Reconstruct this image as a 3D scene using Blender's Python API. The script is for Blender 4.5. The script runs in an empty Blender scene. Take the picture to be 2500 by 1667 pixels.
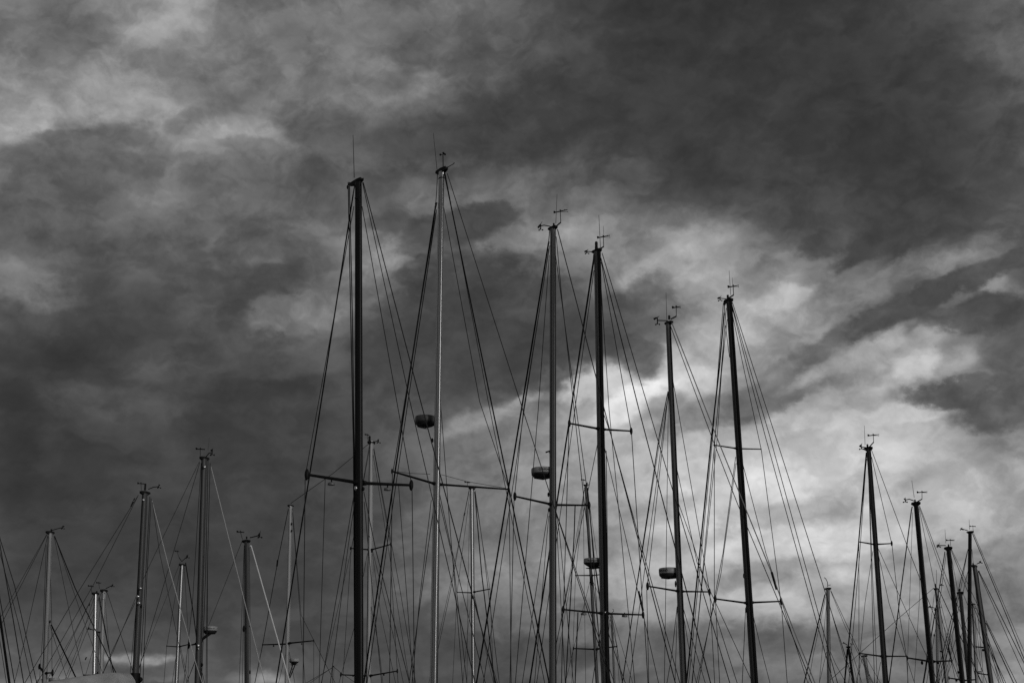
import bpy, bmesh, math, random
from mathutils import Vector, Matrix
random.seed(7)
R = math.radians
scene = bpy.context.scene
col = scene.collection

# ------------------------------------------------------------------ camera
CAM = Vector((0.0, 0.0, 2.5)); PITCH = R(16.0); FPX = 2500 * 50 / 36.0
cam_d = bpy.data.cameras.new('camera'); cam_d.lens = 50; cam_d.sensor_width = 36
cam_d.clip_start = 0.1; cam_d.clip_end = 20000
cam = bpy.data.objects.new('camera', cam_d); col.objects.link(cam)
cam.location = CAM; cam.rotation_euler = (R(90) + PITCH, 0, 0)
scene.camera = cam
FWD = Vector((0, math.cos(PITCH), math.sin(PITCH))); UP = Vector((0, -math.sin(PITCH), math.cos(PITCH)))

def ray(x, y):
    return (FWD + Vector((1, 0, 0)) * ((x - 1250) / FPX) + UP * ((833.5 - y) / FPX)).normalized()

def azel(x, y):
    d = ray(x, y)
    return math.degrees(math.atan2(d.x, d.y)), math.degrees(math.asin(d.z))

# ------------------------------------------------------------------ light and exposure
SUN_AZ, SUN_EL = 136.0, 15.0          # degrees, clockwise from the view direction; low sun through a gap, to the right
sun_d = bpy.data.lights.new('sun', 'SUN'); sun_d.energy = 0.9; sun_d.angle = R(9); sun_d.color = (1, 0.995, 0.985)
sun = bpy.data.objects.new('sun', sun_d); col.objects.link(sun)
sd = Vector((math.sin(R(SUN_AZ)) * math.cos(R(SUN_EL)), math.cos(R(SUN_AZ)) * math.cos(R(SUN_EL)), math.sin(R(SUN_EL))))
sun.rotation_euler = sd.to_track_quat('Z', 'Y').to_euler(); sun.location = (20, -10, 30)
vs = scene.view_settings
vs.view_transform = 'Standard'; vs.look = 'None'; vs.exposure = 0; vs.gamma = 1; vs.use_curve_mapping = False
scene.cycles.use_adaptive_sampling = True; scene.cycles.adaptive_threshold = 0.01
scene.cycles.max_bounces = 4; scene.cycles.use_denoising = False

# ------------------------------------------------------------------ sky: cloud deck over a clear sky
# cloud brightness (display grey 0-255), rows from high to low, columns left to right
GX = [i * 125 for i in range(21)]
GY = [round(j * 1667 / 15) for j in range(16)]
GRID = [
 [120,105,115,150,140,105,115,112,100,108, 92, 72, 58, 52, 56, 55, 57, 62, 72, 80, 92],
 [125,105, 95,140,125,105, 95,112, 92, 90, 85, 75, 62, 55, 58, 57, 60, 64, 72, 82, 84],
 [150,135,125,112,108,118,112,118,102, 95, 82, 72, 65, 60, 64, 62, 58, 60, 66, 68, 68],
 [175,110,105,115,140,125, 90, 90, 75, 66, 64, 66, 66, 64, 62, 66, 62, 60, 60, 58, 62],
 [ 88, 85, 92,110, 95, 92, 90, 92, 95,105, 98, 92, 85, 75, 68, 70, 70, 66, 62, 60, 66],
 [ 80, 80, 90,100, 90, 95,100,112, 78, 90, 98,130,125,125,115, 85, 72, 68, 70, 72,100],
 [110,100, 82, 85, 80, 78, 80,118, 95, 75, 82,105,130,150,150,140,120, 95,110,110, 85],
 [ 68, 66, 62, 66, 80, 85,100, 88, 72, 64, 62, 70, 72, 95,160,160,140, 95, 90,105,115],
 [ 48, 55, 62, 72, 72, 68, 78, 75, 66, 62, 70, 72, 90,150,175,130,125,150,160,125, 80],
 [ 46, 62, 70, 68, 62, 60, 66, 72, 80, 95,120,140,170,150,130,115,140,150,150, 95, 85],
 [ 42, 55, 60, 62, 64, 62, 62, 72, 95,105,125,135,145,150,160,175,175,170,160,140,140],
 [ 50, 56, 62, 62, 62, 62, 66, 72, 85, 98,115,125,140,165,180,180,170,165,160,150,150],
 [ 48, 56, 58, 56, 56, 60, 62, 72, 95,105,118,125,140,160,170,175,175,165,155,140,120],
 [ 55, 62, 66, 60, 60, 62, 66, 75, 95,110,115,120,130,145,150,150,150,145,130,110,115],
 [ 70, 72, 72, 72, 68, 68, 70, 75, 80, 75, 75, 85,100,105,115,120,115,110,110,130,130],
 [110,100,100, 90, 85, 90, 75, 75, 70, 72, 80, 85, 95, 90, 90, 95, 95,100,105,135,135]]

for j_ in range(9, 15):
    for i_ in range(10, 21):
        f_ = min(1, (i_ - 9) / 4) * min(1, (j_ - 8) / 2) * (1 if j_ < 14 else .4)
        GRID[j_][i_] *= 1 + .17 * f_

def grid_at(x, y):
    fx = min(max(x / 125.0, 0), 19.999); fy = min(max(y / (1667 / 15.0), 0), 14.999)
    i, j = int(fx), int(fy); u, v = fx - i, fy - j
    a = GRID[j][i] * (1 - u) + GRID[j][i + 1] * u
    b = GRID[j + 1][i] * (1 - u) + GRID[j + 1][i + 1] * u
    return a * (1 - v) + b * v

def pix(az, el):
    d = Vector((math.sin(R(az)) * math.cos(R(el)), math.cos(R(az)) * math.cos(R(el)), math.sin(R(el))))
    z = d.dot(FWD)
    return 1250 + FPX * d.x / z, 833.5 - FPX * d.dot(UP) / z

# cloud banks: centre x, y, half-length, half-height, tilt (deg, + rises to the right), grey, cover, edge softness
BANKS = [
 # bright gaps first
 (20, 300, 110, 70, 25, 188, .75, .75), (540, 325, 150, 40, 12, 148, .6, .9), (650, 330, 90, 30, -20, 150, .6, .9), (400, 300, 120, 34, -4, 142, .5, .9),
 (330, 95, 90, 40, 20, 150, .5, .8), (270, 250, 180, 50, -8, 150, .5, .8), (60, 690, 130, 50, -12, 124, .7, .7),
 (700, 770, 115, 55, 10, 118, .8, .45), (800, 755, 70, 35, 15, 126, .6, .6), (945, 625, 120, 40, 32, 138, .75, .5),
 (640, 615, 50, 40, 20, 108, .6, .6), (500, 620, 90, 45, -8, 106, .6, .7), (1000, 480, 30, 60, -30, 120, .6, .7),
 (1040, 205, 60, 26, 8, 128, .7, .7), (930, 225, 90, 60, 30, 124, .5, .8), (1290, 585, 140, 30, 6, 140, .7, .6),
 (1110, 690, 60, 20, 20, 120, .5, .7), (1610, 660, 100, 45, 22, 172, .7, .7), (1700, 600, 90, 50, 20, 160, .5, .8),
 (1290, 960, 70, 24, 14, 152, .7, .6), (1480, 935, 110, 46, 6, 204, .8, .7), (1560, 975, 120, 36, 22, 232, .9, .7), (1440, 930, 90, 40, 10, 198, .6, .8),
 (1700, 930, 70, 36, 12, 205, .7, .7), (1640, 880, 50, 40, 40, 190, .6, .7), (1180, 1020, 120, 28, 22, 142, .7, .7),
 (1930, 720, 70, 34, 0, 182, .7, .7), (1790, 800, 110, 60, 10, 178, .6, .8), (2100, 880, 130, 30, 26, 168, .6, .6),
 (2240, 890, 60, 36, 20, 194, .8, .6), (2370, 870, 70, 20, 16, 192, .7, .6), (2220, 1005, 130, 22, 6, 190, .7, .6),
 (2140, 955, 40, 12, 8, 192, .7, .6), (2410, 690, 50, 24, -10, 160, .7, .6), (2470, 720, 40, 20, 15, 165, .7, .6),
 (2380, 630, 130, 30, 14, 138, .6, .7), (1880, 1060, 120, 34, 22, 192, .6, .7), (2050, 1060, 160, 40, 8, 186, .5, .8),
 (1740, 1195, 110, 34, 8, 206, .75, .7), (2020, 1310, 110, 32, 12, 208, .8, .6), (2490, 1490, 50, 45, -10, 165, .7, .5),
 (2300, 1190, 140, 40, 4, 178, .5, .8), (1560, 1130, 90, 30, -6, 168, .5, .8), (1210, 1550, 30, 12, -30, 112, .7, .5),
 (310, 1606, 80, 14, -4, 158, .95, .6), (395, 1606, 40, 10, 12, 150, .9, .6), (640, 1660, 60, 14, 0, 150, .8, .7),
 (410, 1650, 40, 6, 0, 110, .7, .7), (40, 1662, 90, 16, 0, 140, .7, .7), (1120, 1400, 90, 60, 30, 128, .5, .8),
 (1230, 1370, 120, 70, 10, 140, .5, .8), (1380, 1330, 90, 60, 0, 150, .4, .8),
 (220, 205, 290, 70, -6, 148, .55, .8), (400, 35, 170, 70, 0, 146, .5, .9), (15, 285, 95, 60, 30, 192, .7, .7), (345, 366, 22, 8, 10, 128, .7, .7),
 (120, 255, 200, 34, -4, 158, .5, .8), (870, 215, 110, 70, 20, 124, .5, .9), (250, 160, 200, 26, -10, 150, .4, .8),
 (370, 465, 60, 34, 0, 118, .6, .8), (520, 505, 70, 26, 20, 104, .5, .8), (1370, 560, 160, 40, 4, 138, .4, .8),
 # dark banks over them
 (150, 85, 130, 55, 0, 100, .6, .8), (230, 70, 60, 26, 8, 98, .7, .6), (300, 60, 44, 12, 8, 100, .5, .8),
 (190, 340, 120, 22, 4, 92, .7, .45), (275, 338, 50, 42, -10, 92, .6, .8), (120, 390, 170, 40, 6, 86, .6, .6),
 (505, 268, 64, 15, 20, 98, .6, .8), (470, 285, 50, 20, 30, 102, .4, .9), (520, 155, 70, 34, 40, 102, .5, .7), (430, 300, 40, 22, 40, 104, .5, .6),
 (620, 360, 90, 24, -6, 94, .6, .5), (700, 270, 60, 9, -6, 104, .7, .5), (830, 325, 130, 45, 10, 80, .5, .95), (760, 300, 60, 24, 16, 88, .4, .95),
 (740, 430, 150, 60, 0, 88, .5, .8), (60, 560, 130, 50, -4, 78, .6, .7), (230, 590, 110, 30, -4, 80, .5, .7),
 (560, 600, 28, 50, -20, 78, .7, .6), (650, 672, 120, 26, 4, 74, .7, .6), (570, 770, 40, 60, 10, 72, .7, .6),
 (300, 815, 130, 30, 8, 60, .6, .6), (60, 870, 130, 50, 0, 46, .6, .8), (30, 1110, 60, 110, 0, 38, .7, .9),
 (400, 905, 90, 30, 8, 82, .5, .8), (165, 1000, 70, 26, -4, 74, .4, .9), (340, 1000, 120, 30, -4, 80, .5, .9),
 (640, 955, 150, 28, 6, 56, .7, .6), (730, 935, 90, 14, 12, 60, .6, .5), (90, 1000, 180, 30, 6, 48, .5, .8),
 (490, 765, 50, 16, 26, 94, .5, .9), (500, 757, 24, 10, -8, 112, .5, .9), (380, 890, 60, 34, 10, 78, .6, .8), (230, 990, 120, 34, -6, 84, .5, .8),
 (1110, 520, 200, 80, 10, 112, .4, .9), (1110, 550, 140, 44, 12, 66, .85, .6), (1215, 520, 66, 28, 4, 68, .8, .6), (1010, 585, 60, 30, 30, 78, .7, .5),
 (950, 540, 50, 24, 10, 84, .7, .4), (1265, 545, 28, 8, -10, 92, .6, .4),
 (1120, 740, 210, 110, 18, 64, .85, .45), (1010, 830, 170, 110, 30, 70, .7, .6), (1340, 740, 130, 60, -4, 74, .7, .5),
 (1270, 880, 170, 80, 0, 66, .8, .4), (1230, 950, 60, 34, 30, 74, .7, .5), (1480, 800, 90, 90, 20, 76, .8, .5),
 (1590, 740, 70, 70, 40, 88, .75, .55), (1570, 880, 50, 50, 30, 84, .7, .5), (1345, 925, 34, 30, 30, 96, .6, .6),
 (1690, 715, 34, 20, -10, 112, .6, .6), (1885, 632, 20, 12, -35, 96, .75, .7), (1800, 700, 50, 20, -10, 130, .4, .7),
 (1260, 300, 330, 95, 14, 62, .6, .7), (1980, 250, 520, 210, 4, 58, .55, .8), (1000, 345, 130, 40, 8, 72, .6, .7),
 (2150, 690, 200, 30, 24, 136, .5, .8), (2330, 620, 120, 26, 18, 140, .5, .8),
 (2475, 642, 90, 22, 16, 78, .85, .5), (2385, 680, 100, 25, 20, 74, .85, .5), (2275, 724, 110, 28, 22, 72, .9, .5), (2165, 770, 110, 31, 23, 74, .9, .5), (2060, 815, 90, 24, 24, 84, .8, .6), (1955, 880, 90, 24, 24, 96, .7, .7),
 (2220, 850, 150, 26, 24, 166, .6, .8), (2340, 800, 80, 16, 10, 150, .5, .8),
 (2180, 580, 170, 56, 24, 66, .85, .45), (2010, 590, 60, 30, 22, 74, .7, .5), (2300, 560, 130, 60, 14, 66, .6, .7),
 (2060, 690, 110, 24, 26, 112, .6, .6), (2240, 732, 180, 20, 22, 80, .6, .5),
 (2420, 660, 100, 16, 18, 82, .6, .6), (1980, 870, 90, 20, 24, 104, .7, .6), (2020, 850, 70, 16, 26, 100, .6, .6),
 (1900, 960, 150, 46, 18, 92, .8, .5), (1720, 1010, 130, 38, 18, 112, .7, .6), (2020, 945, 110, 18, 12, 110, .6, .6),
 (2120, 890, 90, 13, 24, 128, .5, .6), (1620, 1000, 60, 40, 30, 132, .6, .6),
 (2400, 770, 110, 46, 4, 78, .85, .4), (2310, 780, 90, 26, -16, 86, .7, .5), (2470, 860, 70, 70, 10, 80, .7, .6),
 (2340, 955, 120, 34, 2, 82, .85, .4), (2440, 1000, 110, 50, 4, 84, .8, .5), (2240, 960, 60, 16, 0, 100, .6, .6),
 (2430, 1350, 130, 30, 12, 118, .6, .7), (2420, 1460, 110, 70, 0, 100, .7, .7), (1960, 1245, 220, 34, 6, 150, .75, .8), (2140, 1180, 120, 24, 6, 158, .6, .9),
 (2200, 1360, 140, 30, 6, 138, .65, .8), (1850, 1400, 180, 30, 6, 140, .7, .8), (1600, 1240, 110, 30, 6, 138, .65, .8), (1720, 1310, 120, 22, 10, 150, .6, .9), (1480, 1330, 110, 34, 4, 126, .5, .9),
 (1700, 1560, 260, 46, 2, 92, .6, .7), (2000, 1560, 160, 40, 2, 92, .6, .7), (1080, 1580, 230, 45, -4, 66, .75, .6),
 (1310, 1590, 170, 34, -4, 72, .7, .6), (900, 1560, 120, 60, 0, 70, .5, .8), (380, 1630, 130, 9, 0, 82, .6, .6),
 (2250, 1590, 140, 40, 0, 96, .5, .8), (2060, 878, 150, 21, 24, 164, .75, .8), (1890, 915, 60, 16, 20, 150, .5, .8),
]

world = bpy.data.worlds.new('World'); scene.world = world; world.use_nodes = True
nt = world.node_tree; nt.nodes.clear()
class W:
    def __init__(s, nt): s.nt = nt
    def n(s, t, **kw):
        nd = s.nt.nodes.new(t)
        for k, v in kw.items(): setattr(nd, k, v)
        return nd
    def l(s, a, b): s.nt.links.new(a, b)
    def put(s, sock, v):
        if hasattr(v, 'is_linked'): s.l(v, sock)
        else: sock.default_value = v
    def m(s, op, a, b=None, c=None, clamp=False):
        nd = s.n('ShaderNodeMath', operation=op, use_clamp=clamp)
        for i, v in enumerate((a, b, c)):
            if v is not None: s.put(nd.inputs[i], v)
        return nd.outputs[0]
    def vm(s, op, a, b=None):
        nd = s.n('ShaderNodeVectorMath', operation=op); s.put(nd.inputs[0], a)
        if b is not None:
            if op == 'SCALE': s.put(nd.inputs[3], b)
            else: s.put(nd.inputs[1], b)
        return nd.outputs['Value'] if op in ('LENGTH', 'DOT_PRODUCT') else nd.outputs[0]
    def mr(s, v, a, b, c, d, interp='LINEAR'):
        nd = s.n('ShaderNodeMapRange', interpolation_type=interp, clamp=True)
        for i, q in enumerate((v, a, b, c, d)): s.put(nd.inputs[i], q)
        return nd.outputs[0]
    def mix(s, f, a, b):
        nd = s.n('ShaderNodeMix', data_type='FLOAT')
        s.put(nd.inputs[0], f); s.put(nd.inputs[2], a); s.put(nd.inputs[3], b)
        return nd.outputs[0]
    def noise(s, v, scale, detail, rough=.55, dist=0.0):
        nd = s.n('ShaderNodeTexNoise', noise_dimensions='3D'); s.l(v, nd.inputs['Vector'])
        nd.inputs['Scale'].default_value = scale; nd.inputs['Detail'].default_value = detail
        nd.inputs['Roughness'].default_value = rough; nd.inputs['Distortion'].default_value = dist
        return nd
w = W(nt)
tc = w.n('ShaderNodeTexCoord'); dirv = w.vm('NORMALIZE', tc.outputs['Generated'])
sx = w.n('ShaderNodeSeparateXYZ'); w.l(dirv, sx.inputs[0])
DEG = 57.29578
az = w.m('MULTIPLY', w.m('ARCTAN2', sx.outputs[0], sx.outputs[1]), DEG)
el = w.m('MULTIPLY', w.m('ARCSINE', sx.outputs[2]), DEG)
cb = w.n('ShaderNodeCombineXYZ'); w.put(cb.inputs[0], az); w.put(cb.inputs[1], el)
p0 = cb.outputs[0]
# clouds are torn by wind: warp the layout with two scales of turbulence
stretch = w.vm('MULTIPLY', p0, (0.8, 1.25, 1.0))
n1 = w.noise(stretch, 0.30, 3, .55); n2 = w.noise(stretch, 1.15, 5, .55)
off1 = w.vm('SCALE', w.vm('SUBTRACT', n1.outputs['Color'], (.5, .5, .5)), 0.75)
off2 = w.vm('SCALE', w.vm('SUBTRACT', n2.outputs['Color'], (.5, .5, .5)), 0.66)
pf = w.vm('MULTIPLY', w.vm('ADD', p0, w.vm('ADD', off1, off2)), (1, 1, 0))
rag = w.noise(w.vm('MULTIPLY', p0, (.85, 1.2, 1)), 0.95, 8, .62)
ragz = w.m('MULTIPLY', w.m('MAXIMUM', w.m('SUBTRACT', rag.outputs[0], .34), 0.0), 1000.0)
cz_ = w.n('ShaderNodeCombineXYZ'); w.l(ragz, cz_.inputs[2])
pw = w.vm('ADD', pf, cz_.outputs[0])
sp = w.n('ShaderNodeSeparateXYZ'); w.l(pw, sp.inputs[0])
AZ0, AZ1 = -22.0, 22.0
u = w.mr(sp.outputs[0], AZ0, AZ1, 0, 1)
ELS = [1.8 + i * (29.6 - 1.8) / 15 for i in range(16)]
L = None
for j, e in enumerate(ELS):
    rp = w.n('ShaderNodeValToRGB'); rp.color_ramp.interpolation = 'CARDINAL'
    els = rp.color_ramp.elements
    pts = []
    for i in range(29):
        a = AZ0 + (AZ1 - AZ0) * i / 28
        x, y = pix(a, e)
        pts.append((i / 28, grid_at(x, y) / 255.0))
    els[0].position = 0; els[1].position = 1
    for t, v in pts[1:-1]:
        q = els.new(t); q.color = (v, v, v, v)
    els[0].color = (pts[0][1],) * 4; els[-1].color = (pts[-1][1],) * 4
    w.l(u, rp.inputs[0])
    L = rp.outputs[1] if L is None else w.mix(w.mr(sp.outputs[1], ELS[j - 1], e, 0, 1), L, rp.outputs[1])
RAG, SOFT = 2.5, .50
for (bx, by, rx, ry, tilt, g, op, soft) in BANKS:
    a, e = azel(bx, by); k = DEG / FPX
    mp = w.n('ShaderNodeMapping', vector_type='TEXTURE')
    w.l(pw, mp.inputs[0]); lc = w.n('ShaderNodeCombineXYZ'); w.put(lc.inputs[0], a); w.put(lc.inputs[1], e); w.l(L, lc.inputs[2])   # z keeps the banks evaluated one after another
    w.l(lc.outputs[0], mp.inputs[1])
    mp.inputs[2].default_value = (0, 0, R(tilt)); mp.inputs[3].default_value = (rx * k * 1.12, ry * k * 1.12, 1000.0 / RAG)
    if min(rx, ry) > 20: soft *= SOFT
    else: soft, op = min(soft * 1.25, .95), op * .85
    t = w.vm('LENGTH', mp.outputs[0])
    L = w.mr(t, 1 + soft * .8, 1 - soft, L, w.m('MULTIPLY_ADD', L, 1 - op, op * g / 255.0), 'SMOOTHSTEP')
# away from the charted part the same broken overcast goes on
nf = w.noise(w.vm('MULTIPLY', p0, (0.7, 1.3, 1.0)), 0.16, 6, .55, .3)
gen = w.mr(nf.outputs[0], .28, .72, .20, .60)
out_az = w.mr(w.m('ABSOLUTE', az), 17, 27, 0, 1, 'SMOOTHSTEP')
out_el = w.mr(el, 30, 38, 0, 1, 'SMOOTHSTEP')
L = w.mix(w.m('MAXIMUM', out_az, out_el), L, gen)
# fine cloud texture, drawn out along the wind
mpn = w.n('ShaderNodeMapping'); w.l(pf, mpn.inputs[0]); mpn.inputs[2].default_value = (0, 0, R(-14)); mpn.inputs[3].default_value = (.8, 1.1, 1)
d1 = w.noise(mpn.outputs[0], 0.7, 8, .58, .1)
mpb = w.n('ShaderNodeMapping'); w.l(pf, mpb.inputs[0]); mpb.inputs[2].default_value = (0, 0, R(-10)); mpb.inputs[3].default_value = (.9, 1.15, 1); mpb.inputs[1].default_value = (13.7, 4.1, 2.3)
d2 = w.noise(mpb.outputs[0], 0.42, 9, .56, .15)                       # lumps with a lit side and a flat dark base
d3 = w.noise(w.vm('ADD', mpb.outputs[0], (.0, .22, 0)), 0.42, 9, .56, .15)
lump = w.mr(d2.outputs[0], .40, .60, -.5, .5, 'SMOOTHSTEP')
rim = w.m('SUBTRACT', d2.outputs[0], d3.outputs[0])
tex = w.m('MULTIPLY', w.m('SUBTRACT', d1.outputs[0], .5), .50)
tex = w.m('MULTIPLY_ADD', lump, .13, tex)
tex = w.m('MULTIPLY_ADD', rim, .42, tex)
det = w.m('MULTIPLY_ADD', tex, w.m('MULTIPLY', w.mr(L, .20, .34, .72, 1.15), w.mr(L, .5, .75, 1, .6)), 1.02)   # thick dark bases and thin bright veils are smoother
L = w.m('MULTIPLY', L, det)
L = w.m('POWER', w.m('MAXIMUM', L, 0.01), 2.2)
cg = w.n('ShaderNodeCombineColor')
for i in range(3): w.l(L, cg.inputs[i])
bg_c = w.n('ShaderNodeBackground'); w.l(cg.outputs[0], bg_c.inputs[0]); bg_c.inputs[1].default_value = 1.0
skyn = w.n('ShaderNodeTexSky', sky_type='NISHITA', sun_disc=False)
skyn.sun_elevation = R(SUN_EL); skyn.sun_rotation = R(SUN_AZ)
bwn = w.n('ShaderNodeRGBToBW'); w.l(skyn.outputs[0], bwn.inputs[0])
bg_s = w.n('ShaderNodeBackground'); w.l(bwn.outputs[0], bg_s.inputs[0]); bg_s.inputs[1].default_value = 0.05
mxs = w.n('ShaderNodeMixShader'); mxs.inputs[0].default_value = 0.96       # nearly full cloud cover
w.l(bg_s.outputs[0], mxs.inputs[1]); w.l(bg_c.outputs[0], mxs.inputs[2])
wo = w.n('ShaderNodeOutputWorld'); w.l(mxs.outputs[0], wo.inputs[0])
world.cycles.sampling_method = 'MANUAL'; world.cycles.sample_map_resolution = 512

# ------------------------------------------------------------------ materials
def mat(name, c, rough=.5, metal=0.0, vary=.15, scale=3.0, streak=(1, 1, .15), bump=0.0, spec=.5):
    m = bpy.data.materials.new(name); m.use_nodes = True
    q = W(m.node_tree); b = m.node_tree.nodes['Principled BSDF']
    t = q.n('ShaderNodeTexCoord'); mp = q.n('ShaderNodeMapping'); q.l(t.outputs['Object'], mp.inputs[0]); mp.inputs[3].default_value = streak
    no = q.noise(mp.outputs[0], scale, 5, .6)
    v = q.mr(no.outputs[0], .25, .75, c * (1 - vary), c * (1 + vary))
    cc = q.n('ShaderNodeCombineColor')
    for i in range(3): q.l(v, cc.inputs[i])
    q.l(cc.outputs[0], b.inputs['Base Color'])
    q.put(b.inputs['Roughness'], q.mr(no.outputs[0], .25, .75, max(rough - .06, .02), rough + .06))
    b.inputs['Metallic'].default_value = metal; b.inputs['Specular IOR Level'].default_value = spec
    if bump:
        bn = q.n('ShaderNodeBump'); bn.inputs['Strength'].default_value = bump; bn.inputs['Distance'].default_value = .05
        n2 = q.noise(mp.outputs[0], scale * 3, 6, .6); q.l(n2.outputs[0], bn.inputs['Height']); q.l(bn.outputs[0], b.inputs['Normal'])
    return m
M = {
 'black': mat('mast_black_paint', .010, .5, spec=.25), 'char': mat('mast_charcoal', .062, .5, spec=.3), 'dgrey': mat('mast_dark_grey', .15, .45, spec=.4),
 'grey': mat('mast_grey', .24, .45), 'pale': mat('mast_pale_paint', .32, .45), 'silver': mat('mast_polished_aluminium', .42, .36, 1.0, vary=.10),
 'alu': mat('mast_dull_aluminium', .26, .4, 1.0),
 'conduit': mat('conduit_grey', .22, .5),
 'track': mat('track_black', .004, .7, spec=.15), 'fit': mat('fitting_black', .006, .6, spec=.2), 'steel': mat('polished_steel', .8, .3, 1.0),
 'wire': mat('stay_wire', .018, .5, .3, spec=.3), 'furl': mat('furled_sail_dark', .010, .9, spec=.1), 'rope': mat('rope_dark', .015, .9, spec=.1), 'sunlit_wire': mat('stay_white_sunlit', .75, .6), 'sunlit_wire_mid': mat('stay_grey_sunlit', .48, .6),  # last two: pale stays, their sunlit brightness put into the base colour
 'dome': mat('radome_shell', .34, .5, streak=(1, 1, 1)), 'domed': mat('radome_dark', .07, .5, streak=(1, 1, 1)), 'base': mat('radome_base', .012, .6), 'ink': mat('lettering_ink', .01, .6),
 'cover': mat('sail_cover_cloth', .34, .9, vary=.3, scale=2.2, streak=(1, 1, 1), bump=.5), 'hull': mat('hull_gelcoat', .7, .3), 'deck': mat('deck_grey', .4, .6), 'lamp': mat('deck_lamp', .13, .5),
}

# ------------------------------------------------------------------ mesh helpers
class MB:
    def __init__(s): s.v = []; s.f = []
    def ring_tube(s, rings, cap=True):
        b = len(s.v); n = len(rings[0])
        for r in rings: s.v += [tuple(q) for q in r]
        for k in range(len(rings) - 1):
            for i in range(n):
                j = (i + 1) % n
                s.f.append((b + k * n + i, b + k * n + j, b + (k + 1) * n + j, b + (k + 1) * n + i))
        if cap:
            s.f.append(tuple(b + i for i in range(n))[::-1]); s.f.append(tuple(b + (len(rings) - 1) * n + i for i in range(n)))
        return s
    def tube(s, pts, r, n=6):
        pts = [Vector(p) for p in pts]; rr = r if isinstance(r, (list, tuple)) else [r] * len(pts)
        rings = []
        for k, p in enumerate(pts):
            t = (pts[min(k + 1, len(pts) - 1)] - pts[max(k - 1, 0)]).normalized()
            a = t.orthogonal().normalized() if k == 0 else (a - t * a.dot(t)).normalized()
            c = t.cross(a)
            rings.append([p + a * math.cos(2 * math.pi * i / n) * rr[k] + c * math.sin(2 * math.pi * i / n) * rr[k] for i in range(n)])
        return s.ring_tube(rings)
    def ell(s, p0, p1, ax, bx, a0, b0, a1, b1, n=20, steps=1):
        rings = []
        for k in range(steps + 1):
            f = k / steps; p = p0.lerp(p1, f); a = a0 + (a1 - a0) * f; b = b0 + (b1 - b0) * f
            rings.append([p + ax * math.cos(2 * math.pi * i / n) * a + bx * math.sin(2 * math.pi * i / n) * b for i in range(n)])
        return s.ring_tube(rings)
    def box(s, c, ax, ay, az_):
        b = len(s.v)
        for i in (-1, 1):
            for j in (-1, 1):
                for k in (-1, 1): s.v.append(tuple(c + ax * i + ay * j + az_ * k))
        s.f += [tuple(b + q for q in f) for f in ((0, 1, 3, 2), (4, 6, 7, 5), (0, 4, 5, 1), (2, 3, 7, 6), (0, 2, 6, 4), (1, 5, 7, 3))]
        return s
    def lathe(s, c, prof, n=28, ax=Vector((1, 0, 0)), ay=Vector((0, 1, 0)), az_=Vector((0, 0, 1))):
        rings = [[c + ax * math.cos(2 * math.pi * i / n) * r + ay * math.sin(2 * math.pi * i / n) * r + az_ * z for i in range(n)] for r, z in prof]
        return s.ring_tube(rings)
    def ball(s, c, r, sc=(1, 1, 1), n=10):
        prof = [(max(math.sin(math.pi * k / 8), .02) * r, -math.cos(math.pi * k / 8) * r * sc[2]) for k in range(9)]
        return s.lathe(c, prof, n, Vector((sc[0], 0, 0)), Vector((0, sc[1], 0)))
    def plate(s, pts, th):
        pts = [Vector(p) for p in pts]; nn = (pts[1] - pts[0]).cross(pts[2] - pts[0]).normalized() * th / 2
        return s.ring_tube([[p - nn for p in pts], [p + nn for p in pts]])
    def build(s, name, m, parent, origin, smooth=True):
        me = bpy.data.meshes.new(name)
        me.from_pydata([tuple(Vector(q) - origin) for q in s.v], [], s.f); me.validate(); me.update()
        if smooth:
            for p in me.polygons: p.use_smooth = True
            try: me.set_sharp_from_angle(angle=R(38))
            except Exception: pass
        me.materials.append(M[m]); o = bpy.data.objects.new(name, me); col.objects.link(o)
        if parent: o.parent = parent
        return o

# ------------------------------------------------------------------ setting: harbour water and the quay the photographer stands on
def water_mat():
    m = bpy.data.materials.new('harbour_water'); m.use_nodes = True
    q = W(m.node_tree); b = m.node_tree.nodes['Principled BSDF']
    b.inputs['Base Color'].default_value = (.02, .02, .02, 1); b.inputs['Roughness'].default_value = .12; b.inputs['IOR'].default_value = 1.33
    t = q.n('ShaderNodeTexCoord'); no = q.noise(t.outputs['Object'], .9, 6, .6); bn = q.n('ShaderNodeBump')
    bn.inputs['Strength'].default_value = .6; bn.inputs['Distance'].default_value = .2
    q.l(no.outputs[0], bn.inputs['Height']); q.l(bn.outputs[0], b.inputs['Normal'])
    return m
M['water'] = water_mat(); M['quay'] = mat('quay_concrete', .25, .85, streak=(1, 1, 1), bump=.3)
O0 = Vector((0, 0, 0))
mb = MB(); mb.v = [(-6000, -6000, 0), (6000, -6000, 0), (6000, 6000, 0), (-6000, 6000, 0)]; mb.f = [(0, 1, 2, 3)]
wt = mb.build('water', 'water', None, O0); wt['kind'] = 'structure'
q_ = MB().box(Vector((0, -12, .1)), Vector((60, 0, 0)), Vector((0, 15, 0)), Vector((0, 0, .75))).build('quay', 'quay', None, O0, False); q_['kind'] = 'structure'

# ------------------------------------------------------------------ sailboats
DECK = 1.15
GROUP = 'sailboats moored in the harbour'

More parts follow.
